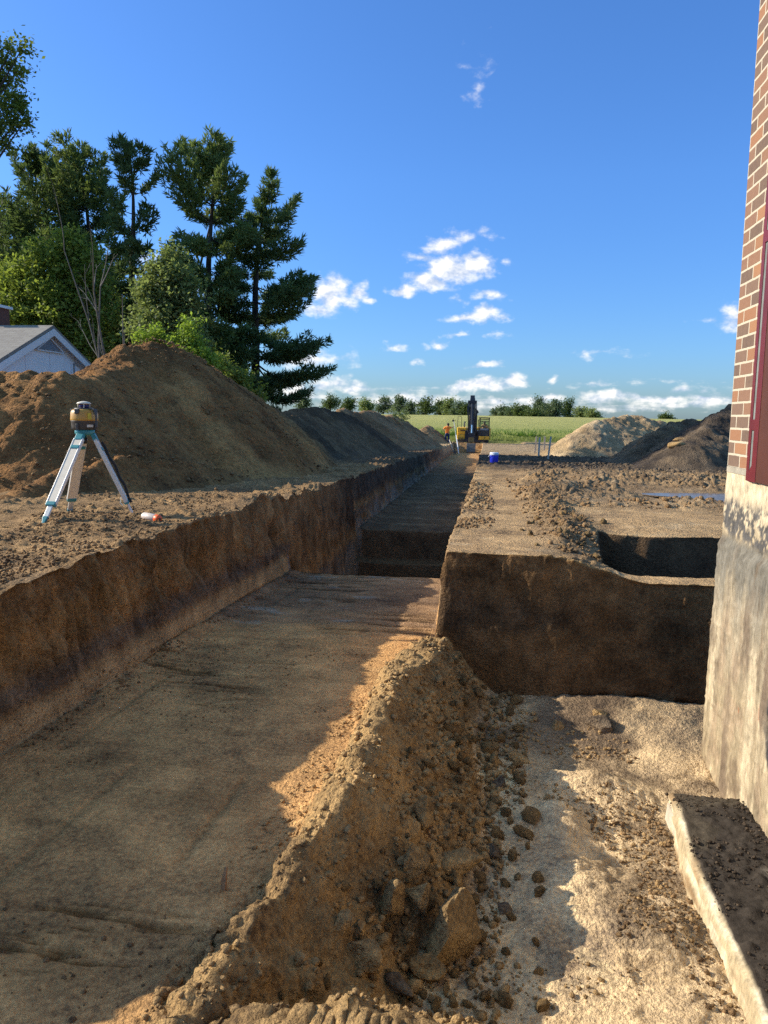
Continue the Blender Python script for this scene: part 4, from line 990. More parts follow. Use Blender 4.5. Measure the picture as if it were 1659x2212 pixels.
mb.build('boom_cylinder', M_BLK, exc)
mb = MB()
for sx in (-.27, .29): mb.tube([PZ(yB-1.5, 1.9)+Vector((sx, 0, 0)), PZ(yB-1.9, 3.0)+Vector((sx, 0, 0))], .05, 10)
mb.build('piston_rod', M_CHROME, exc)
mb = MB(); mb.tube([PZ(sy-.42, 3.9), PZ(sy-.5, 2.2)], .085, 10); mb.build('bucket_cylinder', M_BLK, stick)
mb = MB(); mb.tube([PZ(sy-.5, 2.2), PZ(sy-.55, 1.55)], .05, 10); mb.build('bucket_rod', M_CHROME, stick)
mb = MB()
for i, sx in enumerate((-.30, -.25, -.20, .21, .26, .31)):
    mb.tube([PZ(sy-.1, 4.0)+Vector((sx, 0, .03*i)), PZ(sy-.32, 3.4)+Vector((sx*1.2, 0, 0)), PZ(sy-.3, 2.5)+Vector((sx*1.05, 0, 0)), PZ(sy-.28, 1.6)+Vector((sx, 0, 0))], .025, 6)
mb.build('hydraulic_hose', M_BLK, stick)
mb = MB(); mb.box(PZ(sy-.1, 4.05), (.72, .35, .22)); mb.box(PZ(sy-.15, 3.25)+Vector((.38, 0, 0)), (.2, .25, .25)); mb.tube([PZ(sy-.2, 3.2)+Vector((.36, 0, 0)), PZ(sy-.1, 1.9)+Vector((.36, 0, 0))], .06, 8); mb.box(PZ(sy-.2, 3.45)+Vector((-.33, 0, 0)), (.16, .3, .5)); mb.box(PZ(sy-.25, 1.35), (.52, .4, .3)); mb.build('linkage', M_BLK, stick)
mb = MB(); mb.box(PZ(sy-.28, 1.05), (.42, .32, .5)); mb.build('coupler', paint('coupler_dirty_yellow', (.20, .15, .05), .6, var=.3, scale=8), exc, bevel=.02)
mb = MB(); zz0, zz1 = .72, X(0, 976, sy+E0.y).z
bkp = [PZ(sy-.05, zz0), PZ(sy-.5, zz0-.02), PZ(sy-.78, (zz0+zz1)/2+.1), PZ(sy-.66, zz1+.22), PZ(sy-.3, zz1+.02), PZ(sy+.25, zz1-.03), PZ(sy+.2, zz1+.05), PZ(sy-.1, (zz0+zz1)/2)]
mb.prism([q+Vector((-.36, 0, 0)) for q in bkp], (.72, 0, 0))
for sx in (-.3, -.1, .1, .3): mb.box(PZ(sy+.3, zz1-.01)+Vector((sx, 0, 0)), (.07, .2, .05))
mb.build('bucket', M_STEEL, exc, bevel=.015)

# ------------------------------------------------------------------ people
def skin_mesh(name, joints, edges, rad, mat, parent, sub=2, root=0, flat=None):
    me = bpy.data.meshes.new(name+'_cage'); me.from_pydata(joints, edges, []); me.update()
    o = bpy.data.objects.new(name+'_cage', me); COL.objects.link(o)
    s = o.modifiers.new('s', 'SKIN'); s.use_smooth_shade = True
    for i, r in enumerate(rad):
        v = me.skin_vertices[0].data[i]; v.radius = r if hasattr(r, '__len__') else (r, r); v.use_root = (i == root)
    u = o.modifiers.new('u', 'SUBSURF'); u.levels = sub; u.render_levels = sub
    dg = bpy.context.evaluated_depsgraph_get(); dg.update()
    m2 = bpy.data.meshes.new_from_object(o.evaluated_get(dg)); m2.name = name
    bpy.data.objects.remove(o, do_unlink=True)
    m2.materials.clear(); m2.materials.append(mat)
    return link(name, m2, None, parent, True)
M_SKIN = paint('skin', (.40, .22, .14), .5, var=.08, scale=12); M_HAIR = paint('dark_hair', (.02, .015, .012), .8)
M_ORANGE = paint('orange_shirt', (.88, .25, .03), .8, var=.12, scale=9); M_JEAN = paint('dark_jeans', (.012, .025, .10), .85, var=.25, scale=9)
M_BOOT = paint('light_boots', (.42, .34, .25), .7); M_TAN = paint('tan_shirt', (.70, .42, .20), .85, var=.15, scale=9)
def person(loc, rotz, J, label, shirt, trousers, hairmat, boots, cap=False):
    """J: joint positions in metres, the figure faces -y"""
    root = empty('person', loc, label, 'person'); root.rotation_euler = (0, 0, rotz)
    names = ['pelvis', 'waist', 'chest', 'neck', 'headb', 'headt', 'shL', 'elL', 'wrL', 'haL', 'shR', 'elR', 'wrR', 'haR', 'hipL', 'knL', 'anL', 'toL', 'hipR', 'knR', 'anR', 'toR']
    idx = {n: i for i, n in enumerate(names)}
    pts = [Vector(J[n]) for n in names]
    ed = [('pelvis', 'waist'), ('waist', 'chest'), ('chest', 'neck'), ('neck', 'headb'), ('headb', 'headt'), ('chest', 'shL'), ('shL', 'elL'), ('elL', 'wrL'), ('wrL', 'haL'), ('chest', 'shR'), ('shR', 'elR'), ('elR', 'wrR'), ('wrR', 'haR'), ('pelvis', 'hipL'), ('hipL', 'knL'), ('knL', 'anL'), ('anL', 'toL'), ('pelvis', 'hipR'), ('hipR', 'knR'), ('knR', 'anR'), ('anR', 'toR')]
    rad = {'pelvis': (.15, .11), 'waist': (.14, .10), 'chest': (.16, .12), 'neck': .058, 'headb': (.085, .095), 'headt': (.08, .095), 'shL': .068, 'shR': .068, 'elL': .045, 'elR': .045, 'wrL': .030, 'wrR': .030, 'haL': (.042, .022), 'haR': (.042, .022), 'hipL': .095, 'hipR': .095, 'knL': .06, 'knR': .06, 'anL': .042, 'anR': .042, 'toL': .04, 'toR': .04}
    rr = [rad[n] for n in names]; e = [(idx[a], idx[b]) for a, b in ed]
    for s in 'LR':                                     # five fingers on each hand, curled
        h = idx['ha'+s]; w = idx['wr'+s]; dirv = (pts[h]-pts[w]).normalized(); sd = dirv.cross(Vector((0, 0, 1)))
        sd = sd.normalized() if sd.length > .1 else Vector((1, 0, 0)); cu = J.get('curl'+s, Vector((0, -1, 0)))
        for k, (o_, ln) in enumerate(((-.028, .07), (-.010, .08), (.010, .075), (.027, .06), (.04, .05))):
            a = pts[h]+sd*o_+dirv*(.02 if k < 4 else -.02); bb = a+dirv*ln*.5+cu*ln*.25+(sd*.02 if k == 4 else Vector()); cc = bb+dirv*ln*.2+cu*ln*.4
            i0 = len(pts); pts += [a, bb, cc]; rr += [.010, .009, .008]; e += [(h, i0), (i0, i0+1), (i0+1, i0+2)]
    skin_mesh('body', [tuple(p) for p in pts], e, rr, M_SKIN, root)
    def sub(nm, keep, ed2, grow, mat, cut=()):
        P2 = [Vector(J[n]) if not isinstance(n, tuple) else Vector(J[n[0]]).lerp(Vector(J[n[1]]), n[2]) for n in keep]
        r2 = []
        for n in keep:
            r = rad[n] if not isinstance(n, tuple) else rad[n[1]]
            r2.append(tuple(q+grow for q in r) if hasattr(r, '__len__') else r+grow)
        return skin_mesh(nm, [tuple(p) for p in P2], ed2, r2, mat, root)
    sub('shirt', ['waist', 'chest', 'shL', ('shL', 'elL', .8), 'shR', ('shR', 'elR', .8), ('waist', 'pelvis', .75), ('chest', 'neck', .7)], [(6, 0), (0, 1), (1, 2), (2, 3), (1, 4), (4, 5), (1, 7)], .026, shirt)
    sub('trousers', ['pelvis', 'hipL', 'knL', ('knL', 'anL', .92), 'hipR', 'knR', ('knR', 'anR', .92), ('pelvis', 'waist', .3)], [(7, 0), (0, 1), (1, 2), (2, 3), (0, 4), (4, 5), (5, 6)], .022, trousers)
    for s in 'LR':
        mb = MB(); a, t = Vector(J['an'+s]), Vector(J['to'+s]); mb.tube([a+Vector((0, 0, .06)), a-Vector((0, 0, .02)), a.lerp(t, .6), t+(t-a)*.25], [.055, .062, .055, .035], 8); mb.build('boot', boots, root, True)
    hb, ht = Vector(J['headb']), Vector(J['headt']); hc = (hb+ht)/2
    bm = bmesh.new(); bmesh.ops.create_uvsphere(bm, u_segments=20, v_segments=14, radius=1)
    for v in bm.verts:
        z = v.co.z
        v.co = Vector((v.co.x*.098, v.co.y*.118+.012, z*.125+.02)) if not (v.co.y < -.25 and z < .35) else Vector((v.co.x*.08, v.co.y*.085, z*.10+.01))
    me = bpy.data.meshes.new('hair'); bm.to_mesh(me); bm.free(); o = link('hair', me, hairmat, root, True); o.location = hc
    fc = MB()
    for sx in (-.034, .034): fc.box(hc+Vector((sx, -.095, .012)), (.024, .01, .012))
    fc.box(hc+Vector((0, -.098, -.055)), (.045, .008, .01)); fc.build('eyes_and_mouth', M_HAIR, root)
    fc = MB(); fc.prism([hc+Vector((-.014, -.09, -.03)), hc+Vector((.014, -.09, -.03)), hc+Vector((0, -.092, .015))], (0, -.022, -.004)); fc.build('nose', M_SKIN, root)
    fc = MB()
    for sx in (-.092, .092): fc.lathe(hc+Vector((sx, .005, -.02)), [(.008, -.02), (.018, 0), (.008, .025)], 8)
    fc.build('ear', M_SKIN, root)
    if cap:
        mb = MB(); mb.lathe(hc+Vector((0, 0, .03)), [(.108, 0), (.108, .04), (.085, .085), (.02, .105)], 16); mb.prism([hc+Vector((-.07, -.09, .035)), hc+Vector((.07, -.09, .035)), hc+Vector((.05, -.19, .02)), hc+Vector((-.05, -.19, .02))], (0, 0, .012)); mb.build('cap', M_BOOT, root)
    return root
wp = at(965.5, 961.5, 62.2); wp.z = gz(wp.x, wp.y)
K = 1.62/1.75
Jw = {'pelvis': (0, 0, .93), 'waist': (0, .01, 1.08), 'chest': (.01, .02, 1.36), 'neck': (.03, -.01, 1.50), 'headb': (.05, -.03, 1.60), 'headt': (.055, -.04, 1.70), 'shL': (.19, 0, 1.42), 'elL': (.40, -.10, 1.36), 'wrL': (.56, -.20, 1.50), 'haL': (.60, -.22, 1.57), 'shR': (-.18, .02, 1.40), 'elR': (-.36, .06, 1.20), 'wrR': (-.22, -.05, 1.02), 'haR': (-.17, -.08, .97), 'hipL': (.10, 0, .88), 'knL': (.13, -.06, .50), 'anL': (.11, .02, .09), 'toL': (.15, -.14, .04), 'hipR': (-.10, 0, .88), 'knR': (-.14, -.05, .49), 'anR': (-.13, .02, .09), 'toR': (-.17, -.14, .04)}
# the worker is seen from behind: turn the joints half round so the left hand of the picture stays left
Jw = {k: Vector((v[0], -v[1], v[2]))*K for k, v in Jw.items()}
Jf = {k: Vector((-v[0], -v[1], v[2])) for k, v in Jw.items()}
w1 = person(wp, math.pi, Jf, 'worker in orange shirt and dark jeans seen from behind, holding up a measuring rod', M_ORANGE, M_JEAN, M_HAIR, M_BOOT)
# rod held in the raised hand, foot on the trench floor
hand = wp+Jw['haL']
ft = at(991, 981, 60.5); ft.z = gz(ft.x, ft.y)+.01
tp = at(980, 908, 62.4)
rod = empty('measuring_rod', ft, 'tall white measuring rod held upright by the worker, with a small receiver on top', 'measuring rod')
d = tp-ft; mb = MB(); mb.bar((0, 0, 0), d*.55, .075, .04, up=(0, 1, 0)); mb.build('lower_section', paint('rod_white', (.75, .76, .78), .4, var=.05), rod)
mb = MB(); mb.bar(d*.55, d, .045, .03, up=(0, 1, 0)); mb.build('upper_section', paint('rod_grey', (.45, .46, .46), .4, var=.05), rod)
mb = MB(); mb.box(d*.985+Vector((-.05, -.03, 0)), (.16, .06, .12)); mb.box(d*.985+Vector((-.05, -.03, .12)), (.05, .05, .14)); mb.box(d*.985+Vector((.08, -.03, .02)), (.14, .03, .03)); mb.build('receiver', M_LG, rod)
# shovel leaning on the trench wall
s0, s1 = at(982.5, 986, 57.5), at(970.5, 950, 59)
s0.z = gz(s0.x, s0.y)+.02
sh_ = empty('shovel', s0, 'long handled shovel leaning against the trench wall below the worker', 'shovel')
d = s1-s0; mb = MB(); mb.bar(d*.2, d, .045, .04, up=(0, 1, 0)); mb.build('handle', paint('pale_wood', (.5, .45, .38), .6), sh_)
mb = MB(); n_ = d.normalized(); mb.prism([Vector((-.11, 0, .30)), Vector((.11, 0, .30)), Vector((.11, 0, .10)), Vector((0, 0, 0)), Vector((-.11, 0, .10))], (0, .02, 0)); mb.build('blade', M_STEEL, sh_)
# operator in the cab, seated, facing the camera
op = E0+Vector((cxm+.02, yf+1.02, zb_+.68-.80))
Jo = {'pelvis': (0, .05, .86), 'waist': (0, .06, 1.0), 'chest': (0, .05, 1.26), 'neck': (0, .02, 1.41), 'headb': (-.02, 0, 1.50), 'headt': (-.03, -.02, 1.60), 'shL': (.19, .03, 1.33), 'elL': (.27, -.10, 1.10), 'wrL': (.22, -.33, 1.06), 'haL': (.21, -.40, 1.07), 'shR': (-.19, .03, 1.33), 'elR': (-.28, -.10, 1.10), 'wrR': (-.23, -.33, 1.06), 'haR': (-.22, -.40, 1.07), 'hipL': (.10, 0, .84), 'knL': (.13, -.44, .86), 'anL': (.13, -.50, .46), 'toL': (.13, -.62, .42), 'hipR': (-.10, 0, .84), 'knR': (-.13, -.44, .86), 'anR': (-.13, -.50, .46), 'toR': (-.13, -.62, .42)}
person(op, 0, {k: Vector(v) for k, v in Jo.items()}, 'operator in tan shirt and cap sitting in the excavator cab', M_TAN, M_JEAN, M_HAIR, M_BOOT, True)

# ------------------------------------------------------------------ house at the left
hx_ = -13.0; yp_ = at(103, 710, 1); k_ = hx_/yp_.x; pk = yp_*k_              # ridge end in the gable plane
hb = Vector((hx_, pk.y, -1.35))
hou = empty('white_house', hb, 'white gabled house with a grey shingle roof behind the dirt heap', 'house')
M_SID = paint('white_siding', (.86, .87, .88), .6, var=.07, scale=1.5)
M_TRIM = paint('white_trim', (.78, .79, .80), .5, var=.04)
m, N, b, out = new_mat('shingles')
tc = N.n('ShaderNodeTexCoord').outputs['Object']; br = N.n('ShaderNodeTexBrick'); N.l(tc, br.inputs['Vector'])
for k, v in (('Scale', 1), ('Mortar Size', .006), ('Brick Width', .3), ('Row Height', .14)): br.inputs[k].default_value = v
br.inputs['Color1'].default_value = (.24, .215, .19, 1); br.inputs['Color2'].default_value = (.31, .285, .25, 1); br.inputs['Mortar'].default_value = (.12, .11, .10, 1)
N.l(N.mix(N.math('MULTIPLY', N.noise(tc, 40, 4), .5), br.outputs[0], (.2, .18, .16)), b.inputs['Base Color']); b.inputs['Roughness'].default_value = .95
M_SHI = m
pz = pk.z-hb.z; half = 3.3; rise = .45; ez = pz-half*rise
mb = MB(); mb.prism([(0, -half, 0), (0, half, 0), (0, half, ez), (0, 0, pz), (0, -half, ez)], (-10, 0, 0)); wl_ = mb.build('wall', M_SID, hou)
mb = MB()
for y in (-2.4, -1.2, 0.03, 1.2, 2.4): mb.box((.006, y, (pz-abs(y)*rise)/2-.05), (.012, .02, pz-abs(y)*rise-.1))
mb.build('siding_batten', paint('batten_grey', (.62, .65, .70), .6, var=.05), wl_)  # battens in a greyer tone than the siding
mb = MB(); ov = .35
for s in (-1, 1):
    a = Vector((.18, 0, pz+.10)); e_ = Vector((.18, s*(half+ov), pz-(half+ov)*rise+.10))
    mb.prism([a, e_, e_-Vector((0, 0, .09)), a-Vector((0, 0, .09))], (-10.5, 0, 0))
mb.build('roof', M_SHI, hou)
mb = MB()
for s in (-1, 1):
    a = Vector((.185, 0, pz+.0)); e_ = Vector((.185, s*(half+ov), pz-(half+ov)*rise+.0))
    mb.prism([a, e_, e_-Vector((0, 0, .20)), a-Vector((0, 0, .20))], (.02, 0, 0))
mb.build('rake_board', M_TRIM, hou)
mb = MB(); mb.prism([(.03, -.62, pz-.62), (.03, .62, pz-.62), (.03, 0, pz-.30)], (.02, 0, 0)); vt = mb.build('gable_vent', paint('vent_grey', (.20, .22, .25), .6, var=.2, scale=30), hou)
mb = MB()
for a, c_ in (((-.72, pz-.66), (.72, pz-.66)), ((-.72, pz-.66), (0, pz-.27)), ((.72, pz-.66), (0, pz-.27))): mb.bar((.05, *a), (.05, *c_), .03, .06, up=(1, 0, 0))
mb.build('vent_frame', M_TRIM, vt)
mb = MB(); mb.tube([(.03, 1.35, pz-1.9), (.03, 1.35, pz-.92), (.04, 1.45, pz-.9)], .022, 6); mb.tube([(.04, 1.45, pz-.92), (.05, 2.2, pz-1.25), (.05, 3.0, pz-1.6)], .012, 5); mb.build('service_cable', paint('cable_grey', (.3, .32, .35), .6), hou)
chp = at(2, 688, pk.y-.0); cx_ = chp.x*(pk.y+.3)/pk.y-hb.x
mb = MB(); mb.box((cx_-.35, .3, pz+.1), (.8, .7, 1.1)); cm = mb.build('chimney', paint('chimney_brick', (.17, .07, .05), .9, var=.35, scale=14), hou)
mb = MB(); mb.box((cx_-.35, .3, pz+.68), (.95, .85, .08)); mb.build('chimney_cap', M_TRIM, cm)
mb = MB(); mb.lathe((cx_-.35, .3, pz+.7), [(.11, 0), (.11, .8)], 12); mb.build('flue', M_TRIM, cm)
# ------------------------------------------------------------------ trees
def leaf_material(name, c1, c2, trans=.35):
    m, N, b, out = new_mat(name)
    a = N.n('ShaderNodeAttribute'); a.attribute_name = 'Col'
    sp = N.n('ShaderNodeSeparateColor'); N.l(a.outputs['Color'], sp.inputs[0])
    c = N.mix(sp.outputs[0], c1, c2)
    N.l(c, b.inputs['Base Color']); b.inputs['Roughness'].default_value = .6; b.inputs['Specular IOR Level'].default_value = .25
    t = N.n('ShaderNodeBsdfTranslucent'); N.l(N.mix(.5, c, (c2[0]*1.2, c2[1]*1.3, c2[2]*.6)), t.inputs[0])
    mx = N.n('ShaderNodeMixShader'); mx.inputs[0].default_value = trans; N.l(b.outputs[0], mx.inputs[1]); N.l(t.outputs[0], mx.inputs[2]); N.l(mx.outputs[0], out.inputs[0])
    return m
M_PINE = leaf_material('pine_needles', (.060, .108, .045), (.215, .27, .088), .36)
M_PINE2 = leaf_material('dark_pine_needles', (.045, .085, .042), (.15, .205, .072), .34)
M_LEAF = leaf_material('maple_leaves', (.09, .13, .03), (.24, .28, .06), .45)
M_LEAFM = leaf_material('light_maple_leaves', (.12, .17, .035), (.28, .33, .07), .5)
M_LEAFB = leaf_material('bright_leaves', (.15, .22, .03), (.30, .40, .07), .5)
M_LEAFD = leaf_material('oak_leaves', (.045, .075, .022), (.13, .17, .05), .35)
M_LEAFG = leaf_material('grey_green_leaves', (.12, .165, .065), (.26, .30, .12), .5)
M_FAR = leaf_material('far_leaves', (.07, .11, .06), (.16, .20, .10), .35)
M_BARK = paint('pine_bark', (.055, .042, .034), .95, var=.4, scale=5, bumps=.8)
M_BARKG = paint('grey_bark', (.15, .135, .115), .9, var=.35, scale=7, bumps=.6)
def tris(name, C, A, B_, shade, mat, parent):
    """C centre, A and B_ half axes: one triangle-pair leaf per row (n,3)"""
    n = len(C); V = np.empty((n, 4, 3)); V[:, 0] = C-A; V[:, 1] = C+B_; V[:, 2] = C+A; V[:, 3] = C-B_
    F = np.arange(n*4).reshape(n, 4); col = np.repeat(shade, 4)[:, None]*np.ones((1, 3))
    me = np_mesh(name, V.reshape(-1, 3), F, col); return link(name, me, mat, parent)
def unit(v): return v/np.maximum(np.linalg.norm(v, axis=-1, keepdims=True), 1e-6)
def pine(base, H, prof, label, seed, mat=M_PINE, lean=(0, 0), h0=.18, dens=1.0, upturn=.35, multi=None, bent=None, ragged=.25, tuft=.17, e0=.30):
    """prof: list of (height fraction, branch length left, branch length right) in metres"""
    rg = np.random.default_rng(seed); H = H*.955
    root = empty('pine_tree', base, label, 'tree', 'tall pines behind the left heap')
    hs = [p[0] for p in prof]; Ls = [p[1] for p in prof]; Rs = [p[2] for p in prof]
    def axis_pt(t): return np.array((lean[0]*t*t*H, lean[1]*t*t*H, t*H))+.10*np.array((math.sin(t*7+seed), math.cos(t*6+seed), 0))
    tb = MB(); tb.tube([Vector(axis_pt(t)) for t in np.linspace(0, 1, 14)], [max(.02, .021*H*(1-t)**.9+.015) for t in np.linspace(0, 1, 14)], 8)
    C, A, Bv, Sh = [], [], [], []
    def tufts(p, d, n, size, sh):
        dirs = unit(rg.normal(size=(n, 3))+d*1.25+np.array((0, 0, .35)))
        ln = size*(.65+.6*rg.random(n))[:, None]
        c = p+dirs*ln*.75+rg.normal(size=(n, 3))*.03
        sd = unit(np.cross(dirs, rg.normal(size=(n, 3))))
        C.append(c); A.append(dirs*ln*.8); Bv.append(sd*(.018+.014*rg.random(n))[:, None]); Sh.append(np.clip(sh+.3*(rg.random(n)-.5), 0, 1))
    nw = int(H*1.5*dens); k = 0
    starts = [(t, None) for t in h0+(1-h0)*np.linspace(0, .99, nw)]
    for t, _ in starts:
        nb = rg.integers(3, 6); a0 = rg.random()*6.28
        for j in range(nb):
            a = a0+j*6.283/nb+rg.normal()*.25
            f = .5+.5*math.cos(a)                   # 1 = right (+x)
            L = (np.interp(t, hs, Rs)*f+np.interp(t, hs, Ls)*(1-f))*(1+ragged*rg.normal()*.8)
            if L < .12: L = .12
            if rg.random() < .12: continue
            o = axis_pt(t); hd = np.array((math.cos(a), math.sin(a), 0)); el = e0-.55*(1-t)+.12*rg.normal()
            el += .9*max(0, (t-.72)/.28)
            pts = []; m = 7
            for i in range(m+1):
                s = i/m; z = L*(math.sin(el)*s+upturn*s**2.6-.10*math.sin(s*3.14))
                pts.append(o+hd*L*s*math.cos(el*.7)+np.array((0, 0, z)))
            tb.tube([Vector(p) for p in pts], [max(.008, (.010+.011*L)*(1-.9*i/m)) for i in range(m+1)], 4, False)
            bsh = .25+.5*rg.random()
            nt = max(3, int(L*7*dens))
            for i in range(nt):
                s = .30+.70*(i+rg.random()*.6)/nt if L > .6 else (i+.5)/nt
                q = s*m; i0 = min(m-1, int(q)); p = pts[i0]+(pts[i0+1]-pts[i0])*(q-i0); d = unit(pts[i0+1]-pts[i0])
                tufts(p, d, 12, tuft, bsh+.15)
                sdv = np.cross(d, (0, 0, 1)); sdv = unit(sdv)
                wl = min(.75, .34*L*(1-abs(s-.62)*1.1))
                for sg in (-1, 1):
                    for q2 in (.28, .6, 1.0):
                        if rg.random() < .84 and wl > .1:
                            tufts(p+sdv*sg*wl*q2+d*wl*.45*q2+np.array((0, 0, .10*q2*wl+.05*rg.normal())), unit(d+sdv*sg*.7), 11, tuft, bsh)
    o = np.array(axis_pt(1.0)); tufts(o, np.array((0, 0, 1.)), 30, .25, .6); tufts(o-np.array((0, 0, .2)), np.array((0, 0, 1.)), 30, .25, .6)
    tb.build('trunk', M_BARK, root, True)
    tris('crown', np.concatenate(C), np.concatenate(A), np.concatenate(Bv), np.concatenate(Sh), mat, root)
    return root
def gbase(u, Y): p = at(u, 900, Y); return Vector((p.x, Y, gz(p.x, Y)-.1))
def Hgt(vtop, u, Y, base): return at(u, vtop, Y).z-base.z
b = gbase(543, 30); pine(b, Hgt(346, 590, 30, b), [(0, .5, .6), (.14, .8, 1.5), (.22, .9, 2.0), (.30, 1.2, 2.7), (.37, 1.2, 3.3), (.44, 1.2, 2.6), (.52, 1.2, 2.5), (.60, 1.2, 2.0), (.72, .9, 1.55), (.83, .7, 1.1), (.92, .35, .55), (1, .15, .2)], 'dark conical pine farthest right, its lowest branches sweeping out over the fields', 31, M_PINE2, (.075, 0), .06, 1.15, .16, e0=.16)
b = gbase(458, 28); pine(b, Hgt(300, 470, 28, b), [(0, .5, .5), (.25, .9, 1.0), (.32, 1.2, 1.5), (.45, .9, 1.2), (.6, 1.2, 1.2), (.72, 1.4, 1.5), (.80, 1.3, 1.4), (.90, 1.2, 1.1), (.97, .8, .8), (1, .3, .3)], 'tall flat-topped pine second from the right, with a bare lower trunk', 32, M_PINE, (.01, 0), .16, 1.05, .22)
b = gbase(296, 27); pine(b, Hgt(296, 290, 27, b), [(0, .3, .3), (.35, .6, .6), (.55, .8, .7), (.68, .9, .7), (.78, 1.15, .8), (.88, .8, .75), (.95, .7, .7), (1, .3, .3)], 'slender pine third from the right, with a gap of sky below its top', 33, M_PINE2, (-.01, 0), .30, .8, .3)
b = gbase(205, 29); pine(b, Hgt(318, 200, 29, b), [(0, .5, .5), (.25, 1.4, 1.2), (.45, 1.9, 1.4), (.6, 1.8, 1.4), (.75, 1.5, 1.3), (.88, 1.1, 1.1), (1, .3, .4)], 'broad dense pine on the left whose top is a row of upright shoots, right half', 34, M_PINE, (-.02, 0), .2, 1.0, .55)
b = gbase(125, 29.5); pine(b, Hgt(322, 118, 29.5, b), [(0, .5, .5), (.25, 1.7, 1.4), (.45, 2.3, 1.8), (.6, 2.1, 1.7), (.75, 1.6, 1.5), (.88, 1.1, 1.2), (1, .35, .4)], 'broad dense pine on the left, its crown merging with its right neighbour', 35, M_PINE2, (-.02, 0), .2, 1.0, .6)
b = gbase(48, 30.5); pine(b, Hgt(415, 40, 30.5, b), [(0, .5, .5), (.25, 1.6, 1.3), (.5, 1.9, 1.5), (.75, 1.4, 1.4), (.9, .8, .9), (1, .3, .3)], 'dark pine at the left edge behind the white house', 36, M_PINE2, (-.03, 0), .15, 1.0, .5)
b = gbase(385, 31); pine(b, Hgt(660, 385, 31, b), [(0, .9, .9), (.3, 1.5, 1.4), (.6, 1.2, 1.2), (.85, .7, .7), (1, .2, .2)], 'short dark pine filling the gap between the two tall pines', 37, M_PINE2, (0, 0), .05, 1.0, .3)
b = gbase(300, 32); pine(b, Hgt(640, 300, 32, b), [(0, 1.0, 1.0), (.3, 1.5, 1.4), (.6, 1.3, 1.2), (.85, .9, .9), (1, .2, .2)], 'low dark evergreen behind the bare grey trunks', 38, M_PINE2, (0, 0), .05, .9, .3)
b = gbase(150, 33); pine(b, Hgt(560, 150, 33, b), [(0, 1.6, 1.6), (.3, 2.4, 2.3), (.6, 2.0, 2.0), (.85, 1.2, 1.2), (1, .3, .3)], 'low dark evergreen behind the leafy tree by the house', 39, M_PINE2, (0, 0), .05, .85, .3)

def blobs_tree(name, base, blobs, label, seed, mat, leaf=.07, n=9000, trunk=.10, bark=M_BARK, group=None, up=.25, stems=1, cat='tree', limb=True):
    """blobs: list of (dx, dy, dz, rx, ry, rz) ellipsoids that together make an uneven crown"""
    rg = np.random.default_rng(seed)
    root = empty(name, base, label, cat, group)
    tb = MB(); C, A, Bv, Sh = [], [], [], []
    vol = np.array([b_[3]*b_[4]*b_[5] for b_ in blobs])**.75; vol = vol/vol.sum()
    low = min(b_[2]-b_[5] for b_ in blobs)
    for bi, (dx, dy, dz, rx, ry, rz) in enumerate(blobs):
        c = np.array((dx, dy, dz)); k = max(40, int(n*vol[bi])); ns = max(5, k//26)
        if limb and trunk > 0:
            st = np.array((dx*.12, dy*.12, max(.1, min(low+.4, dz*.6))))
            tb.tube([Vector((0, 0, 0)), Vector(st), Vector(st*.35+c*.65+rg.normal(size=3)*.08), Vector(c)], [trunk, trunk*.7, trunk*.3, .012], 6, False)
        for s in range(ns):                           # sprays of leaves on twigs
            u = unit(rg.normal(size=3)); r_ = rg.random()**.42
            p = c+u*np.array((rx, ry, rz))*r_*(1+.18*rg.normal())
            d = unit(u*np.array((1, 1, .6))+np.array((0, 0, up))+.5*rg.normal(size=3))
            m = 26; sl = leaf*(2.5+5*rg.random())
            if limb and s % 4 == 0: tb.tube([Vector(c*.5+p*.5+np.array((0, 0, -.1))), Vector(p), Vector(p+d*sl)], [.012, .007, .003], 3, False)
            t = rg.random(m)[:, None]; q = p+d*sl*t+rg.normal(size=(m, 3))*leaf*1.5
            nrm = unit(rg.normal(size=(m, 3))*.75+np.array((0, 0, .9))); a = unit(np.cross(nrm, rg.normal(size=(m, 3)))); b2 = np.cross(nrm, a)
            sc_ = leaf*(.6+.7*rg.random(m))[:, None]
            C.append(q); A.append(a*sc_); Bv.append(b2*sc_*.55); Sh.append(np.clip(.45+.35*(rg.random()-.5)+.5*(rg.random(m)-.5), 0, 1))
    if tb.v: tb.build('trunk', bark, root, True)
    tris('crown', np.concatenate(C), np.concatenate(A), np.concatenate(Bv), np.concatenate(Sh), mat, root)
    return root
def crown_px(base, Y, lst):
    """(u, v, half width px, half height px) at depth Y -> blobs relative to the base"""
    out = []
    for (u, v, w, h) in lst:
        p = at(u, v, Y)-base; k = Y/FPX
        out.append((p.x, (random.random()-.5)*w*k, p.z, w*k, w*k*.85, h*k))
    return out
b = gbase(150, 24.8); blobs_tree('leafy_tree', b, crown_px(b, 24.8, [(150, 535, 35, 35), (110, 575, 48, 50), (175, 590, 50, 55), (60, 610, 50, 45), (20, 600, 40, 30), (125, 660, 70, 55), (40, 680, 60, 45), (205, 660, 40, 55), (90, 730, 80, 40), (190, 740, 50, 45), (0, 740, 50, 40)]), 'bushy light green maple behind the white house', 51, M_LEAFM, .075, 24000)
b = gbase(355, 21.5); blobs_tree('leafy_tree', b, crown_px(b, 21.5, [(362, 560, 20, 24), (345, 600, 32, 34), (385, 605, 28, 32), (330, 640, 32, 40), (375, 665, 45, 45), (410, 640, 26, 30), (340, 710, 50, 40), (395, 735, 50, 40)]), 'greyish green leafy tree in front of the short dark pine', 52, M_LEAFG, .06, 17000)
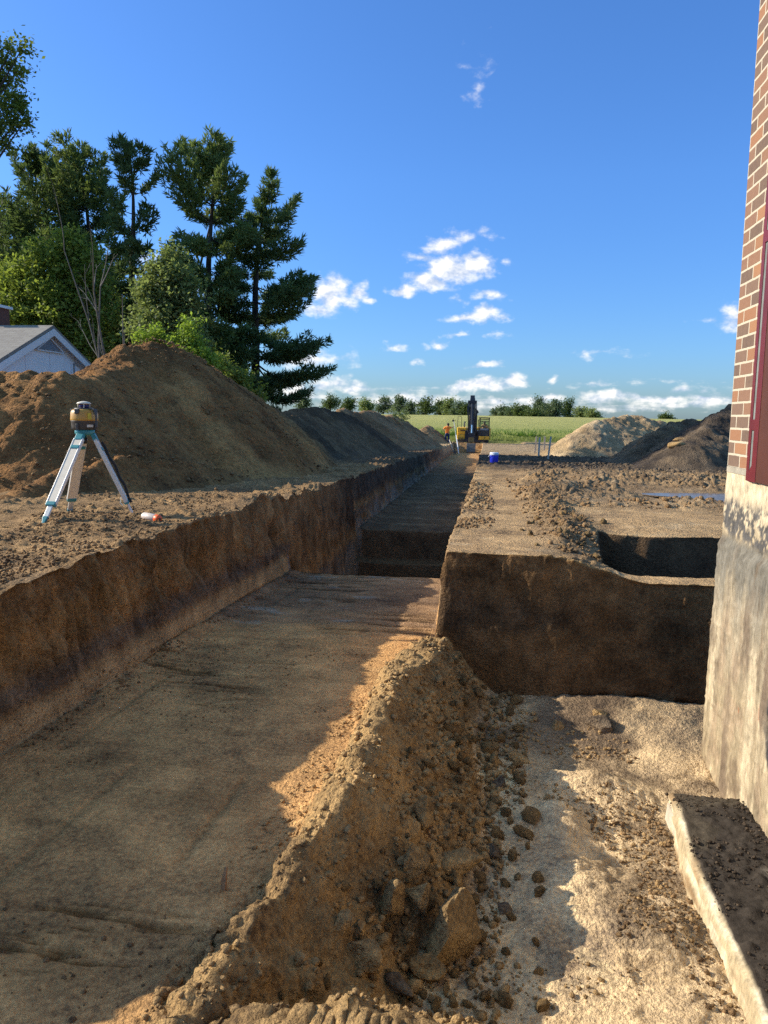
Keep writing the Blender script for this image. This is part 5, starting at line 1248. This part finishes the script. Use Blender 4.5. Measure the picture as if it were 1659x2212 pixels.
b = gbase(420, 27); blobs_tree('leafy_tree', b, crown_px(b, 27, [(440, 700, 40, 35), (410, 740, 60, 40), (480, 760, 45, 40), (360, 770, 60, 35), (450, 810, 70, 40), (520, 830, 45, 30)]), 'dark green undergrowth tree at the foot of the tall pines', 53, M_LEAFD, .07, 8000)
b = gbase(225, 27); blobs_tree('leafy_tree', b, crown_px(b, 27, [(230, 640, 50, 50), (270, 700, 50, 55), (200, 730, 55, 50), (260, 770, 50, 35)]), 'dark leafy tree behind the bare grey trunks, right of the house', 54, M_LEAFD, .07, 7000)
b = gbase(405, 16.5); blobs_tree('leafy_bush', b, crown_px(b, 16.5, [(402, 722, 11, 22), (413, 702, 9, 14), (408, 745, 20, 18), (342, 728, 13, 14), (322, 730, 18, 8), (352, 748, 26, 12), (430, 775, 26, 18), (405, 782, 34, 18), (455, 795, 22, 14)]), 'bright yellow-green sapling just behind the crest of the huge heap', 55, M_LEAFB, .042, 6500, .03, M_BARKG, None, .6, 1, 'bush')
b = gbase(490, 20); blobs_tree('leafy_bush', b, crown_px(b, 20, [(470, 800, 34, 20), (510, 825, 34, 22), (445, 790, 30, 22), (545, 850, 25, 16)]), 'mid green bush on the far side of the huge heap, below the pines', 56, M_LEAF, .05, 4500, .03, M_BARKG, None, .4, 1, 'bush')
b = gbase(862, 44); b.z = at(862, 905, 44).z-.1; blobs_tree('weed_clump', b, crown_px(b, 44, [(850, 892, 10, 5), (862, 896, 14, 6), (876, 903, 12, 6), (838, 890, 8, 4)]), 'green weeds growing on top of the long reddish heap', 57, M_LEAFG, .035, 1500, 0, M_BARKG, None, .7, 1, 'weeds', False)
# maple at the left whose branch hangs into the picture
b = gbase(-190, 26); b.z = -1.4
blobs_tree('leafy_tree', b, crown_px(b, 26, [(8, 100, 22, 16), (30, 112, 22, 8), (52, 104, 12, 5), (2, 140, 26, 18), (38, 152, 20, 5), (-4, 180, 26, 20), (18, 205, 22, 16), (8, 240, 26, 18), (40, 215, 14, 5), (58, 236, 14, 5), (62, 252, 9, 6), (26, 258, 16, 9), (44, 268, 11, 6), (0, 275, 22, 14), (6, 300, 14, 9), (18, 316, 8, 6), (-60, 160, 70, 80), (-80, 260, 70, 60), (-130, 120, 90, 90), (-160, 240, 90, 90), (-230, 160, 110, 110), (-250, 300, 100, 90)]), 'maple at the left edge, only the tips of its hanging branches in view', 58, M_LEAF, .075, 36000, .16, M_BARK, None, -.25)
# dead grey trees
def dead_tree(base, stems, label, seed, depth=3, mat=M_BARKG):
    rg = np.random.default_rng(seed)
    root = empty('dead_tree', base, label, 'tree', 'bare dead trees')
    tb = MB(); tw = tb
    def grow(mb, p, d, L, r, k):
        pts = [p]; n = 6
        for i in range(n):
            d = unit(d+rg.normal(size=3)*.06+np.array((0, 0, .03))); pts.append(pts[-1]+d*L/n)
        mb.tube([Vector(q) for q in pts], [r*(1-.65*i/n) for i in range(n+1)], 6 if r > .02 else 4, False)
        if k > 0:
            for j in range(rg.integers(2, 5)):
                i = rg.integers(2, n+1); dd = unit(d+rg.normal(size=3)*.42+np.array((0, 0, .25))); grow(tw, pts[i], dd, L*rg.uniform(.14, .30)*(1.3 if k < depth else 1), r*.38, k-1)
    for (u0, v0, u1, v1, Y, r) in stems:
        p0, p1 = at(u0, v0, Y)-base, at(u1, v1, Y)-base; p0.z = 0
        grow(tb, np.array(p0), unit(np.array(p1-p0)), (p1-p0).length, r, depth)
    tb.build('trunk', mat, root, True)
b = gbase(240, 20.5); dead_tree(b, [(243, 770, 228, 620, 20.5, .05), (236, 770, 222, 540, 20.6, .035)], 'bare grey dead trunk leaning left, between the house and the heap', 61)
b = gbase(252, 20.2); dead_tree(b, [(250, 770, 274, 630, 20.2, .05), (253, 770, 296, 640, 20.0, .03)], 'bare grey dead trunk leaning right, next to the heap crest', 62)
b = gbase(345, 28.5); dead_tree(b, [(352, 800, 358, 440, 28.5, .10)], 'dead tree with a crooked bare top between two tall pines', 63, 3, M_BARK)

# ------------------------------------------------------------------ crop field and far tree line
fm, N, bb, out = new_mat('crop')
tc = N.n('ShaderNodeTexCoord').outputs['Object']
n1 = N.noise(N.mapv(tc, (.02, .09, .05)), 1.0, 5, .6); n2 = N.noise(N.mapv(tc, (.25, .9, 1)), 1.0, 5, .7); n3 = N.noise(tc, 2.2, 5, .7)
sp = N.n('ShaderNodeSeparateXYZ'); N.l(tc, sp.inputs[0])
near = N.ramp(N.math('MULTIPLY_ADD', sp.outputs[1], .008, -.62), [(0, 0), (.25, .55), (1, 1)])
c = N.mix(near, (.25, .28, .055), (.60, .52, .19))
c = N.mix(N.ramp(n1, [(.35, 0), (.65, 1)]), c, N.mix(.5, c, (.40, .38, .12)))
c = N.mix(N.ramp(n2, [(.35, .55), (.65, 0)]), c, (.17, .21, .05)); c = N.mix(N.ramp(n3, [(.4, .35), (.7, 0)]), c, (.13, .16, .04))
N.l(c, bb.inputs['Base Color']); bb.inputs['Roughness'].default_value = .9; bb.inputs['Specular IOR Level'].default_value = .1
bp = N.n('ShaderNodeBump'); bp.inputs['Strength'].default_value = .8; bp.inputs['Distance'].default_value = .35; N.l(N.math('ADD', n3, n2), bp.inputs['Height']); N.l(bp.outputs[0], bb.inputs['Normal'])
xs = np.linspace(-260, 330, 150); ys = np.concatenate([np.linspace(82, 100, 40), np.linspace(101, 380, 90)])
Xf, Yf = np.meshgrid(xs, ys)
def field_z(x, y): return -2.25+2.1*ss(80, 330, y)-.0035*x*ss(80, 330, y)-.9*ss(345, 420, y)+.25*fbm(x, y, 0*x, .02, 2, 71)
Zf = field_z(Xf, Yf)+.55*ss(83.0, 84.6, Yf+.6*fbm(Xf, Yf, 0*Xf, .25, 3, 73))-.25*(Yf < 83)+.10*fbm(Xf, Yf, 0*Xf, .9, 2, 77)
fo_ = link('crop_field', np_mesh('crop_field', np.stack([Xf, Yf, Zf], -1).reshape(-1, 3), grid_faces(Xf.shape)), fm, None, True); tag(fo_, kind='structure')
# crop plants along the near part of the field, and rough grass in front of it
def blades(name, n, fx, fy, fz, h, w, mat, leanv=.35):
    x = fx(RNG.random(n)); y = fy(RNG.random(n), x); z = fz(x, y)
    hh = h[0]+(h[1]-h[0])*RNG.random(n); d = unit(np.stack([RNG.normal(size=n)*leanv, RNG.normal(size=n)*leanv, np.ones(n)], -1))
    sd = unit(np.cross(d, RNG.normal(size=(n, 3))))
    c_ = np.stack([x, y, z], -1)+d*hh[:, None]*.5
    sh = np.clip(.5+.8*(RNG.random(n)-.5), 0, 1)
    o = tris(name, c_, d*hh[:, None]*.5, sd*(w*(.6+.8*RNG.random(n)))[:, None], sh, mat, None)
    return tag(o, None, None, None, 'stuff')
M_CROP = leaf_material('crop_leaves', (.055, .115, .018), (.16, .25, .045), .4); M_GRASS = leaf_material('rough_grass', (.12, .15, .035), (.26, .28, .08), .4)
blades('crop_plants', 26000, lambda r: -32+75*r, lambda r, x: 83.2+22*r**2.2+1.0*np.sin(x*.35)+.8*np.sin(x*.9+1), lambda x, y: field_z(x, y)-.25, (.5, 1.15), .06, M_CROP, .45)
blades('field_grass', 22000, lambda r: -30+62*r, lambda r, x: 69.8+13.5*r, lambda x, y: np.where(y < 83.5, g_plane(y), 0)+0*x, (.12, .38), .022, M_GRASS, .5)
# far trees: u, base v, top v, half width, kind, label
FAR = [(657, 884, 864, 11, 0, 'small spindly tree on the skyline, nearest the dark conical pine'), (714, 884, 862, 20, 1, 'round tree on the skyline left of the trench, first of a pair'), (756, 886, 866, 18, 1, 'round tree on the skyline left of the trench, second of a pair'), (790, 889, 870, 12, 2, 'small yellowish round tree above the long reddish heap'),
       (828, 894, 862, 20, 0, 'wide tree at the left end of the row behind the field'), (864, 895, 862, 13, 0, 'tall thin tree with a round top in the row behind the field'), (886, 896, 876, 13, 0, 'low loose tree right of the tall thin one'), (918, 897, 869, 20, 1, 'dense dark round tree in the row left of the excavator'), (950, 897, 871, 18, 1, 'dark bushy tree beside a paler one, left of the excavator'), (972, 897, 867, 14, 2, 'pale yellow-green tree in the row left of the excavator'), (992, 898, 874, 14, 0, 'open crowned tree just left of the excavator arm'), (1006, 898, 878, 12, 1, 'dark tree half hidden by the excavator arm'),
       (1076, 900, 889, 12, 0, 'low bushes on the skyline right of the cab'), (1090, 899, 884, 9, 0, 'small double tree right of the cab'), (1104, 899, 886, 7, 0, 'small bare-legged tree right of the double one'), (1119, 900, 882, 8, 1, 'small upright tree fourth right of the cab'), (1137, 901, 883, 9, 1, 'small round tree standing alone before the tall group'), (1164, 902, 867, 13, 0, 'tallest tree of the group in the middle of the field edge'), (1178, 903, 878, 11, 0, 'low tree leaning against the tallest of the group'), (1200, 903, 872, 17, 0, 'broad loose tree in the middle of the tall group'), (1226, 905, 868, 14, 1, 'dense tall tree at the right of the group'), (1255, 907, 890, 15, 2, 'low grey-green bushes right of the tall group'), (1278, 907, 892, 14, 2, 'low hedge tree left of the tan heap'), (1150, 903, 893, 20, 1, 'dark hedge running under the tall group'), (1437, 911, 902, 12, 1, 'small trees on the skyline above the tan heap'), (1105, 901, 895, 40, 2, 'very distant low hedge along the skyline')]
for i, (u, vb, vt, hw, kd, lab) in enumerate(FAR):
    Y = 345+(i*37 % 50)
    if 'very distant' in lab: Y = 460
    base = at(u, vb+3, Y); k = Y/FPX; Ht = (vb+3-vt); rg = random.Random(900+i); bl = []
    for q in range(14 if hw > 8 else 8):
        fz = .20+.74*rg.random(); wz = math.sin(min(1, (1.08-fz)*1.5)*1.5)
        du = (rg.random()*2-1)*hw*.72*wz; s = hw*(.26+.24*rg.random())
        bl.append((du*k, (rg.random()-.5)*hw*k, Ht*k*fz, s*k, s*k, min(s, Ht*.17)*k))
    bl.append((0, 0, Ht*k*.92, hw*.28*k, hw*.28*k, Ht*.08*k))
    blobs_tree('distant_tree', base, bl, lab, 900+i, (M_FAR, M_LEAFD, M_LEAFG)[kd], .45, 2000 if hw > 8 else 900, .3 if Ht > 14 else .15, M_BARK, 'trees along the far field edge')

# ------------------------------------------------------------------ sky, clouds, sun, camera
SUN_A, SUN_E = R(86.5), R(26.7)
sd = Vector((-math.sin(SUN_A)*math.cos(SUN_E), math.cos(SUN_A)*math.cos(SUN_E), math.sin(SUN_E)))
L = bpy.data.lights.new('sun', 'SUN'); L.energy = 2.15; L.angle = R(.53); L.color = (1.0, .90, .72)
lo = bpy.data.objects.new('sun', L); COL.objects.link(lo); lo.rotation_euler = sd.to_track_quat('Z', 'Y').to_euler(); lo.location = sd*60
W = bpy.data.worlds.new('World'); SC.world = W; W.use_nodes = True
nt = W.node_tree; nt.nodes.clear(); N = NT(nt)
wo = N.n('ShaderNodeOutputWorld')
sky = N.n('ShaderNodeTexSky'); sky.sky_type = 'NISHITA'; sky.sun_disc = False; sky.sun_elevation = SUN_E; sky.sun_rotation = -SUN_A
sky.altitude = 200; sky.air_density = 1.0; sky.dust_density = .6; sky.ozone_density = 4.0
hs = N.n('ShaderNodeHueSaturation'); hs.inputs['Saturation'].default_value = 1.15; N.l(sky.outputs[0], hs.inputs['Color'])
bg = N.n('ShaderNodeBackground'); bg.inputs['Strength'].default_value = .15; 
tc = N.n('ShaderNodeTexCoord').outputs['Generated']
sp = N.n('ShaderNodeSeparateXYZ'); N.l(tc, sp.inputs[0])
az = N.math('ARCTAN2', sp.outputs[0], sp.outputs[1]); el = N.math('ARCSINE', sp.outputs[2])
N.l(N.mix(1.0, hs.outputs[0], N.ramp(el, [(0, (.16, .215, .30)), (.08, (.195, .265, .37)), (.28, (.285, .34, .44)), (.58, (.345, .38, .465)), (.78, (1.05, .82, .56)), (1, (1.05, .79, .52))]), 'MULTIPLY'), bg.inputs['Color'])  # tint by elevation; warm zenith above the view added to warm the fill light
cv = N.n('ShaderNodeCombineXYZ'); N.l(az, cv.inputs[0]); N.l(N.math('MULTIPLY', el, 1.5), cv.inputs[1])
def ntex(scale, det, rough, off=(0, 0, 0), sc=(1, 1, 1)):
    return N.noise(N.mapv(cv.outputs[0], sc, off), scale, det, rough)
wx = ntex(22, 4, .55); wy = ntex(22, 4, .55, (3.3, 7.1, 0))
az2 = N.math('MULTIPLY_ADD', N.math('SUBTRACT', wx, .5), .045, az); el2 = N.math('MULTIPLY_ADD', N.math('SUBTRACT', wy, .5), .030, el)
CL = [(912, 549, 32, 11, .75), (955, 532, 42, 15, .8), (1005, 512, 42, 14, .55), (1045, 498, 25, 10, .3), (872, 628, 34, 11, .9), (925, 608, 46, 20, 1.15), (975, 582, 58, 30, 1.3), (1030, 570, 42, 28, 1.3), (960, 560, 24, 16, .8), (1058, 640, 38, 14, .8), (988, 643, 17, 10, .4), (1025, 687, 66, 11, .95), (1047, 674, 28, 14, .95), (1085, 686, 14, 10, .6), (995, 722, 26, 7, .6), (1075, 727, 30, 5, .35), (951, 745, 17, 15, .7), (922, 753, 13, 9, .4), (850, 752, 28, 9, .6), (1042, 788, 40, 9, .95), (898, 786, 11, 9, .5),
      (715, 635, 40, 40, 1.1), (776, 630, 24, 20, .95), (745, 655, 30, 14, .8), (795, 650, 16, 9, .7), (690, 670, 40, 20, .8), (660, 775, 90, 22, .85), (720, 770, 40, 10, .5), (998, 838, 40, 17, 1.25), (1050, 831, 55, 17, 1.25), (1108, 820, 32, 13, 1.05), (1590, 688, 40, 24, .8), (1530, 692, 26, 6, .35), (1305, 762, 50, 6, .35), (1262, 765, 14, 8, .3), (1200, 820, 18, 8, .7), (1310, 822, 30, 5, .25), (1035, 160, 14, 16, .13), (1030, 190, 10, 20, .12), (1098, 572, 12, 6, .25),
      (1080, 868, 60, 11, .7), (1180, 862, 50, 12, .8), (1310, 856, 60, 14, 1.0), (1390, 860, 40, 9, .7), (1470, 842, 30, 12, .8), (1440, 866, 60, 9, .9), (1540, 858, 50, 10, .8), (700, 832, 55, 20, .9), (640, 845, 50, 22, .9), (770, 840, 45, 12, .8), (860, 856, 60, 12, .6), (930, 862, 45, 14, .8), (560, 850, 60, 16, .6), (1520, 836, 20, 7, .5), (380, 620, 90, 22, .6), (320, 560, 60, 20, .5)]
M = None
for (u, v, w, h, s) in CL:
    a0, e0 = az_el(u, v); wa, we = w/FPX*1.15, h/FPX*1.15
    dx = N.math('MULTIPLY', N.math('SUBTRACT', az2, a0), 1/wa); dy = N.math('MULTIPLY', N.math('SUBTRACT', el2, e0), 1/we)
    q = N.math('SQRT', N.math('MULTIPLY_ADD', dx, dx, N.math('MULTIPLY', dy, dy)))
    k = N.math('MULTIPLY_ADD', q, -s, s)
    M = k if M is None else N.math('SMOOTH_MAX', M, k, .12)
nz = ntex(48, 6, .56); nz2 = ntex(48, 6, .56, (.010, -.012, 0))
band = N.math('SUBTRACT', 1.0, N.math('ABSOLUTE', N.math('MULTIPLY', N.math('SUBTRACT', el, .022), 1/.030)))
bn = ntex(9, 8, .6, (1.7, .4, 0), (1, 4.5, 1))
Mb = N.math('MULTIPLY_ADD', N.math('SUBTRACT', bn, .50), 2.6, N.math('MULTIPLY_ADD', band, .8, -.50))
Mb = N.math('MINIMUM', Mb, .5)
M = N.math('MAXIMUM', M, Mb)
cov = N.math('MULTIPLY_ADD', N.math('SUBTRACT', nz, .5), 1.5, M)
mr = N.n('ShaderNodeMapRange', interpolation_type='SMOOTHSTEP'); N.l(cov, mr.inputs[0]); mr.inputs[1].default_value = -.06; mr.inputs[2].default_value = .85
rel = N.math('MULTIPLY_ADD', N.math('SUBTRACT', nz2, nz), -3.2, .62, True)
den = N.n('ShaderNodeMapRange'); N.l(cov, den.inputs[0]); den.inputs[1].default_value = .1; den.inputs[2].default_value = 1.1
ccol = N.mix(rel, (.47, .56, .73), (1.0, .98, .95))
bgc = N.n('ShaderNodeBackground'); N.l(ccol, bgc.inputs['Color']); bgc.inputs['Strength'].default_value = .36
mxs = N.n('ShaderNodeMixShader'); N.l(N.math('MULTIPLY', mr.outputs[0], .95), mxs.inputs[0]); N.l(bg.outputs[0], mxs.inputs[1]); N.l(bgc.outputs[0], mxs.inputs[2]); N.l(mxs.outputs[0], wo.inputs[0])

cam = bpy.data.cameras.new('camera'); co = bpy.data.objects.new('camera', cam); COL.objects.link(co)
cam.sensor_fit = 'VERTICAL'; cam.sensor_height = 24.0; cam.lens = 24.0*FPX/2212.0
cam.clip_start = .05; cam.clip_end = 6000
co.matrix_world = Matrix(((RT[0], UP[0], -F_[0], 0), (RT[1], UP[1], -F_[1], 0), (RT[2], UP[2], -F_[2], 0), (0, 0, 0, 1)))
SC.camera = co
SC.view_settings.view_transform = 'Standard'; SC.view_settings.look = 'None'; SC.view_settings.exposure = 1.75; SC.view_settings.gamma = 1
SC.render.engine = 'CYCLES'
SC.cycles.max_bounces = 6; SC.cycles.diffuse_bounces = 4; SC.cycles.transparent_max_bounces = 12
SC.cycles.use_denoising = False
